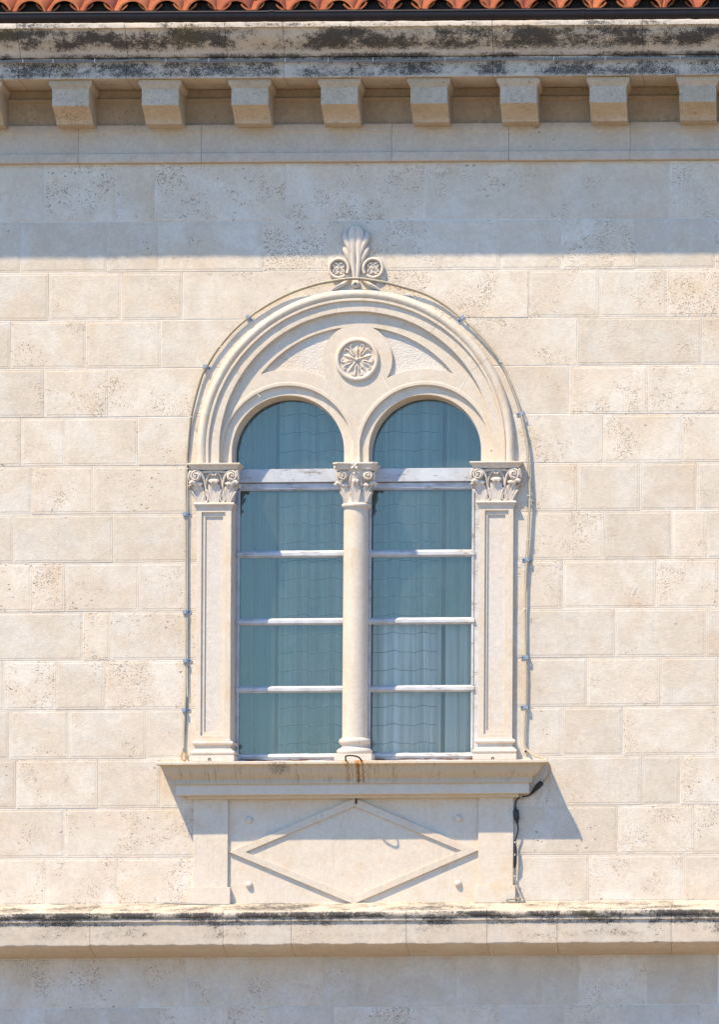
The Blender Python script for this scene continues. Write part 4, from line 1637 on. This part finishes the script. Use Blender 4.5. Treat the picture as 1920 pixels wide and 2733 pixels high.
# room behind
rm = G()
r0, r1, z0, z1 = 300, 1600, 900, 2300
rm.box(r0, r1, z0, z1, -1100, -1090)
rm.box(r0, r0 + 10, z0, z1, -1090, -97)
rm.box(r1 - 10, r1, z0, z1, -1090, -97)
rm.box(r0 + 10, r1 - 10, z0, z0 + 10, -1090, -97)
rm.box(r0 + 10, r1 - 10, z1 - 10, z1, -1090, -97)
props(rm.obj('room', M['room'], smooth=0), 'dim room behind the curtains', None, kind='structure')

# ------------------------------------------------------------------ gutter and tiled roof
gut = thing('gutter', 'dark brown metal gutter running along the eaves under the tiles', 'gutter', P(960, V(58, 250), 250))
gv0, gv1 = V(27, 270), V(57.5, 270)
gp = [(196, gv0 + 2), (268, gv0 + 2), (270, gv0 - .5), (274, gv0 - 1), (277, gv0 + 1.5), (277.5, gv0 + 4), (275, gv0 + 6), (275.5, gv0 + 12), (274, gv0 + 20), (270, gv1 - 3), (262, gv1 - .5), (250, gv1), (196, gv1)]
for a, b in ((-420, 716), (719, 1548), (1551, 2340)):
    sweep(gp, U(a, 270), U(b, 270), 120).obj('gutter_length', M['gutter'], gut, smooth=50)
for x in (717.5, 1549.5):
    gp2 = [(d + (1.4 if d > 200 else 0), v + (1.2 if v > gv0 + 10 else -1.0)) for d, v in gp]
    sweep(gp2, U(x, 270) - 6, U(x, 270) + 6, 12).obj('joint_collar', M['gutter'], gut, smooth=50)

roof = thing('tiled_roof', 'terracotta barrel tile eaves above the gutter', 'roof', P(960, V(26, 250), 240))
slope = .36
TD = 262.0
ucen = [U(29 + 91.3 * k, TD) for k in range(-5, 27)]


def barrel(r0, r1, th, L, up, d0, vbase, nseg=12, a=78):
    """half pipe: up=+1 cover (arched), -1 channel. local origin at its front foot"""
    vs, fs = [], []
    for j, (dd, rr) in enumerate(((0, r0), (-L, r1))):
        for layer in (0, 1):
            rad = rr - th * layer
            for k in range(nseg + 1):
                q = math.radians(-a + 2 * a * k / nseg)
                uu = rad * math.sin(q)
                vv = up * -(rad * math.cos(q) - rr * math.cos(math.radians(a)))
                vs.append((uu * S, (-dd) * S, (-vv - (dd) * slope) * S))
    n = nseg + 1
    idx = lambda j, layer, k: (j * 2 + layer) * n + k
    for k in range(nseg):
        fs.append((idx(0, 0, k), idx(0, 0, k + 1), idx(1, 0, k + 1), idx(1, 0, k)))
        fs.append((idx(0, 1, k + 1), idx(0, 1, k), idx(1, 1, k), idx(1, 1, k + 1)))
        fs.append((idx(0, 0, k), idx(0, 1, k), idx(0, 1, k + 1), idx(0, 0, k + 1)))
        fs.append((idx(1, 0, k), idx(1, 0, k + 1), idx(1, 1, k + 1), idx(1, 1, k)))
    for k in (0, nseg):
        fs.append((idx(0, 0, k), idx(1, 0, k), idx(1, 1, k), idx(0, 1, k)))
    return [Vector(v) for v in vs], fs


vs, fs = barrel(36.5, 31, 4.5, 170, -1, 0, 0, a=62)
pan = make('channel_tile', [v + P(ucen[0], V(8, TD), TD) for v in vs], fs, M['tile'], roof, smooth=50, origin=P(ucen[0], V(8, TD), TD))
vs, fs = barrel(42, 37, 5, 170, 1, 0, 0, a=75)
uc2 = [(ucen[i] + ucen[i + 1]) / 2 for i in range(len(ucen) - 1)]
cov = make('cover_tile', [v + P(uc2[0], V(26, TD), TD + 6) for v in vs], fs, M['tile'], roof, smooth=50, origin=P(uc2[0], V(26, TD), TD + 6))
for r in range(3):
    for i, u in enumerate(ucen):
        if r == 0 and i == 0: continue
        p = P(u + random.uniform(-2, 2), V(8 + random.uniform(-1, 1.5), TD) - r * 130 * slope - r * 3, TD - r * 130 + random.uniform(-4, 4))
        dup(pan, roof, p).rotation_euler = (random.uniform(-.03, .03), random.uniform(-.09, .09), random.uniform(-.05, .05))
    for i, u in enumerate(uc2):
        if r == 0 and i == 0: continue
        p = P(u + random.uniform(-2, 2), V(26 + random.uniform(-1.5, 1.5), TD) - r * 130 * slope - r * 3, TD + 6 - r * 130 + random.uniform(-5, 5))
        dup(cov, roof, p).rotation_euler = (random.uniform(-.03, .03), random.uniform(-.09, .09), random.uniform(-.05, .05))
# mortar stopping under the covers
for i, u in enumerate(uc2):
    g = G()
    vs, fs = [], []
    g.ball((u, V(26, TD), TD - 34), 34, 12, 8, (1, .85, .35))
    g.obj('mortar_fill', M['mortar_dark'], roof, smooth=60)
G().add([(UL, V(36, TD), 255), (UR, V(36, TD), 255), (UR, V(36, TD) - 700 * slope, -445), (UL, V(36, TD) - 700 * slope, -445),
         (UL, V(36, TD) + 12, 255), (UR, V(36, TD) + 12, 255), (UR, V(36, TD) + 12 - 700 * slope, -445), (UL, V(36, TD) + 12 - 700 * slope, -445)],
        [(0, 1, 2, 3), (7, 6, 5, 4), (0, 4, 5, 1), (1, 5, 6, 2), (2, 6, 7, 3), (3, 7, 4, 0)]).obj('roof_deck', M['mortar_dark'], roof, smooth=0)


# ------------------------------------------------------------------ cables
def smooth_path(pts, k=5):
    out = []
    m = len(pts)
    for i in range(m - 1):
        p0, p1, p2, p3 = (Vector(pts[max(i - 1, 0)]), Vector(pts[i]), Vector(pts[i + 1]), Vector(pts[min(i + 2, m - 1)]))
        for j in range(k):
            t = j / k
            q = .5 * ((2 * p1) + (p2 - p0) * t + (2 * p0 - 5 * p1 + 4 * p2 - p3) * t * t + (3 * p1 - p0 - 3 * p2 + p3) * t ** 3)
            out.append(tuple(q))
    out.append(tuple(pts[-1]))
    return out


def unshear(x, y, d):
    """photo pixel -> building units, at depth d"""
    X = U(x, d); Y = V(y, d)
    v = Y + 0.0064 * (X - 960)
    u = X - 0.0056 * (1366 - v)
    return (u, v, d)


path = [(490, 2002, 6), (490.5, 1960, 6), (493, 1900, 7), (496, 1830, 7), (496, 1740, 7), (496.5, 1640, 7), (496, 1540, 7), (495.5, 1450, 7), (496, 1372, 7), (495.5, 1300, 7), (497, 1240, 7), (501, 1185, 8), (508, 1115, 9), (520, 1060, 10), (537, 1003, 10),
        (550, 979, 10), (570, 945, 10), (593, 915, 10), (625, 879, 10), (664, 846, 10), (700, 821, 10), (736, 800, 10), (775, 781, 11), (813, 767, 14), (850, 756, 18), (891, 748.5, 24), (925, 743.5, 27), (950, 742, 28),
        (980, 745, 27), (1016, 751, 24), (1045, 757, 19), (1075, 765, 14), (1115, 776, 12), (1153, 792, 11), (1192, 816, 11), (1230, 847, 11), (1257, 869, 12), (1284, 897, 13), (1312, 930, 13), (1337, 965, 13), (1354, 1000, 13), (1368, 1036, 13), (1381, 1070, 12), (1392, 1105, 12),
        (1401, 1145, 13), (1408.5, 1185, 14), (1413, 1260, 15), (1416, 1310, 15), (1415, 1360, 14), (1412, 1430, 13), (1408, 1494, 11), (1404.5, 1560, 10), (1403, 1628, 10), (1403, 1690, 10), (1405, 1753, 9), (1406, 1815, 9), (1404, 1887, 9), (1402, 1920, 9), (1401, 1965, 9), (1403, 1990, 9), (1409, 2002, 10), (1420, 2012, 20), (1432, 2019, 45),
        (1449, 2024, 80), (1461, 2033, 101), (1468, 2044, 80), (1469.5, 2058, 50), (1464, 2072, 20), (1453, 2087, 8)]
cab = thing('arch_cable', 'cream cable clipped up the wall and bent round the arch', 'cable', P(*unshear(490, 2002, 6)))
sheath = G()
sheath.tube(smooth_path([unshear(*p) for p in path], 4), 3.0, 8)
sheath.obj('cable_run', M['cable'], cab, smooth=60)
p2 = [(x + (3.4 if x < 700 else (-2.2 if x > 1200 else 0)), y + (0 if x < 700 or x > 1200 else 3.2), d - 2.5) for (x, y, d) in path[1:52]]
G().tube(smooth_path([unshear(*p) for p in p2], 4), 2.0, 6).obj('cable_run', M['cable_grey'], cab, smooth=60)
wire = [(500, 1860, 9), (499.5, 1780, 8), (500, 1700, 8), (499.5, 1600, 9), (500, 1500, 8), (500, 1400, 9), (500.5, 1320, 9), (498.5, 1240, 9), (500, 1160, 9), (508, 1110, 10)]
G().tube(smooth_path([unshear(*p) for p in wire], 4), .9, 6).obj('thin_wire', M['white_wire'], cab, smooth=60)
# looped end at the foot on the left
lp = [(490, 2002, 7), (485.5, 2012, 8), (484, 2022, 9), (488, 2029, 9), (494, 2029, 9), (497.5, 2021, 9), (495, 2011, 8), (491, 2003, 7)]
G().tube(smooth_path([unshear(*p) for p in lp], 4), 1.8, 7).obj('cable_loop', simple('tan cable end', (.42, .26, .09), .6), cab, smooth=60)
G().tube([unshear(489, 1998, 8), unshear(492, 2006, 8)], 3.2, 8).obj('cable_tie', M['cable_grey'], cab, smooth=60)


def clip(x, y, side, rot=0):
    u, v, d = unshear(x, y, 0)
    g = G()
    ca, sa = math.cos(rot), math.sin(rot)
    def q(a, b, dd): return (u + a * ca - b * sa, v + a * sa + b * ca, dd)
    w = 4.6
    prof = [(-8, .2), (-8, 12), (-6, 14), (1, 14), (3, 12), (3, 2.2), (14, 2.0), (14, .8), (1.8, .8), (1.8, 11), (0, 12.6), (-5.4, 12.6), (-6.8, 11), (-6.8, .2)]
    vs, fs = [], []
    for b in (-w, w):
        for (a, dd) in prof:
            vs.append(q(a * side, b, dd + 1))
    m = len(prof)
    for k in range(m):
        fs.append((k, (k + 1) % m, m + (k + 1) % m, m + k))
    for b in (0, m):
        for tri in ((0, 1, 12, 13), (1, 2, 11, 12), (2, 3, 10, 11), (3, 4, 9, 10), (4, 5, 8, 9), (5, 6, 7, 8)):
            fs.append(tuple(b + t for t in tri))
    o = g.add(vs, fs).obj('cable_clip', M['zinc'], cab, smooth=30)
    g = G()
    c = q(9 * side, 0, 3)
    g.ball(c, 2.4, 8, 5, (1, 1, .6))
    g.obj('screw', M['iron'], o, smooth=60)


for (x, y) in ((496.5, 1373), (496.5, 1633.5), (497.5, 1764), (494.5, 1895.5)):
    clip(x, y, 1)
for (x, y) in ((1408, 1494.5), (1405.5, 1755), (1404, 1887.5)):
    clip(x, y, -1)
clip(664, 848, 1, .78)
clip(550, 980, 1, .35)
clip(1234, 851, -1, -.7)
clip(1393, 1104.6, -1, -.18)
for (x, y) in ((500, 1251), (508, 1113), (590, 925), (1078, 765), (1338, 965), (1413, 1323), (1418, 1335), (1412, 1440), (1403, 1625)):
    G().tube([unshear(x - 5, y - 1, 14), unshear(x, y, 19), unshear(x + 5, y, 13)], .9, 6).obj('cable_tie', M['white_wire'], cab, smooth=60)
# rusty nail at the lower right
u, v, d = unshear(1404, 2006, 3)
G().ball((u, v, 5), 3.2, 8, 6).obj('nail', M['iron'], cab, smooth=60)

# cornice cable
cc_ = thing('cornice_cable', 'thin grey cable pinned along the groove of the upper cornice', 'cable', P(960, V(157, 206), 208))
base_pts = [(x, y, 211) for (x, y) in ((-250, 163), (0, 163.5), (40, 161), (90, 162), (141, 162.5), (252, 162.5), (330, 161), (380, 159.5), (442, 161), (556, 161.5), (640, 160.5), (761, 160.5), (876, 162), (1000, 161),
                                       (1100, 159), (1189, 158.5), (1300, 158), (1370, 156), (1479, 156), (1560, 156), (1617, 155), (1700, 153.5), (1817, 154), (1920, 155), (2200, 154))]
G().tube(smooth_path([unshear(x, y, D) for (x, y, D) in base_pts], 4), 2.4, 7).obj('cable_run', M['cable_grey'], cc_, smooth=60)
G().tube(smooth_path([unshear(x, y + 3.2 + math.sin(x * .013) * 1.4, D) for (x, y, D) in base_pts], 4), 1.5, 6).obj('cable_run', M['cable_grey'], cc_, smooth=60)
for x in (60, 141, 252, 442, 556.5, 761, 876, 996, 1189, 1479, 1617, 1817):
    y = 162 - x * .0045
    G().tube([unshear(x, y - 4, 213), unshear(x, y + 1, 216), unshear(x, y + 6, 213)], 1.2, 6).obj('cable_tie', M['white_wire'], cc_, smooth=60)

# wire lying on the ledge
lw = thing('ledge_wire', 'thin grey wire lying along the back of the stone ledge', 'wire', P(360, 2411, 6))
pts = [(120, 2418, 12), (150, 2415, 8), (200, 2415.5, 7), (230, 2416, 12), (300, 2417, 16), (360, 2416.5, 9), (420, 2415, 10), (445, 2411.5, 6), (480, 2412, 20), (520, 2413, 24), (580, 2414.5, 24), (640, 2414, 14), (700, 2412, 9), (760, 2411, 9)]
G().tube(smooth_path([unshear(*p) for p in pts], 4), 1.6, 6).obj('wire_run', M['cable_grey'], lw, smooth=60)

# black lead with connectors
bl = thing('black_connector_lead', 'black plugged cable lead hanging from the right end of the sill', 'cable', P(*unshear(1400, 2405, 8)))


def bt(pts, r, name='lead', mat='black', n=8):
    return G().tube([unshear(*p) for p in pts], r, n).obj(name, M[mat], bl, smooth=50)


bt([(1449, 2087.5, 9), (1443, 2093, 9), (1436, 2100, 10), (1430, 2106, 10), (1424, 2113, 10), (1419, 2119, 9)], [(5.5, 4), (7, 5), (7, 5), (5.5, 4), (4.2, 4), (3, 3)], 'connector')
bt([(p[0], p[1], 9) for p in smooth_path([(1420, 2118, 0), (1413, 2123, 0), (1400, 2126, 0), (1388, 2128.5, 0), (1381, 2134, 0), (1377.5, 2142, 0), (1376.5, 2156, 0)], 4)], 2.2)
bt([(1376.5, 2154, 15), (1377, 2160, 15), (1378, 2163, 15), (1379, 2175, 15), (1380.5, 2186, 15), (1381, 2190, 15), (1382, 2198, 15)], [(3.4, 3.4), (3.8, 3.8), (7.8, 6), (8, 6.5), (7.6, 6), (4.8, 4), (3, 3)], 'connector')
bt([(p[0], p[1], 13) for p in smooth_path([(1382, 2196, 0), (1384, 2210, 0), (1383, 2222, 0), (1379, 2234, 0), (1375.5, 2246, 0), (1374.5, 2258, 0)], 4)], 2.2)
bt([(1375, 2252, 14), (1376, 2262, 15), (1376.5, 2276, 16), (1376, 2290, 16), (1375.5, 2304, 15), (1374, 2316, 14)], [(3, 3), (4.5, 4.5), (5, 5), (4.6, 4.6), (4.8, 4.8), (3.2, 3)], 'connector')
bt([(1377, 2279, 21.5), (1375.5, 2281, 22), (1374.5, 2284, 21.5)], 1.0, 'tape_glint', 'white_wire', 6)
bt([(p[0], p[1], p[2]) for p in smooth_path([(1374, 2314, 14), (1372, 2328, 13), (1374, 2342, 14), (1380, 2356, 20), (1386, 2372, 22), (1393, 2388, 22), (1402, 2406, 24)], 4)], 1.9, 'lead', 'cable_grey')
bt([(p[0], p[1], p[2]) for p in smooth_path([(1402, 2407, 24), (1385, 2407, 30), (1362, 2407, 32), (1353, 2404, 30), (1355, 2401, 30), (1368, 2400, 30), (1380, 2398.5, 30)], 4)], 1.9, 'lead', 'cable_grey')
for (x, y) in ((1381, 2396), (1385, 2399), (1388, 2395), (1384, 2402)):
    u, v, d = unshear(x, y, 30)
    G().ball((u, v, 30), 2.0, 6, 5).obj('contact', M['brass'], bl, smooth=60)
for (x, y) in ((1392, 2127), (1375.5, 2248), (1375, 2339)):
    u, v, d = unshear(x, y, 18)
    G().ball((u, v, 17), 2.2, 6, 5).obj('pin', M['white_wire'], bl, smooth=60)

# iron hook on the sill and its stub under it, eye screws on the plinths
hk = [(924.5, 2033, 98), (922.8, 2024, 104), (923, 2019, 112), (930.5, 2016.5, 118), (943, 2017, 121), (954, 2019.5, 118), (961, 2024, 110), (966, 2031, 98)]
o = G().tube(smooth_path([unshear(*p) for p in hk], 4), 2.1, 8).obj('iron_hook', M['iron'], None, smooth=60)
props(o, 'bent rusty iron hook on the sill in front of the column base', 'hook')
o = G().tube([unshear(950.5, 2131, 14), unshear(951, 2138, 12), unshear(950.5, 2146, 9)], [2.4, 2.8, 1.8], 8).obj('iron_stub', M['iron'], None, smooth=60)
props(o, 'short rusty iron stub at the top point of the diamond', 'iron pin')
for (x, y, lb) in ((558.5, 2027, 'tiny iron eye screw in the plinth of the left pilaster'), (1316, 2024.5, 'tiny iron eye screw in the plinth of the right pilaster')):
    ring = []
    for k in range(15):
        a = math.radians(125 + 290 * k / 14)
        u, v, d = unshear(x + 3.4 * math.cos(a), y + 3.6 * math.sin(a), 31)
        ring.append((u, v, 30 + 2 * math.sin(a)))
    o = G().tube(ring, .9, 6).obj('eye_screw', M['iron'], None, smooth=60)
    props(o, lb, 'eye screw')
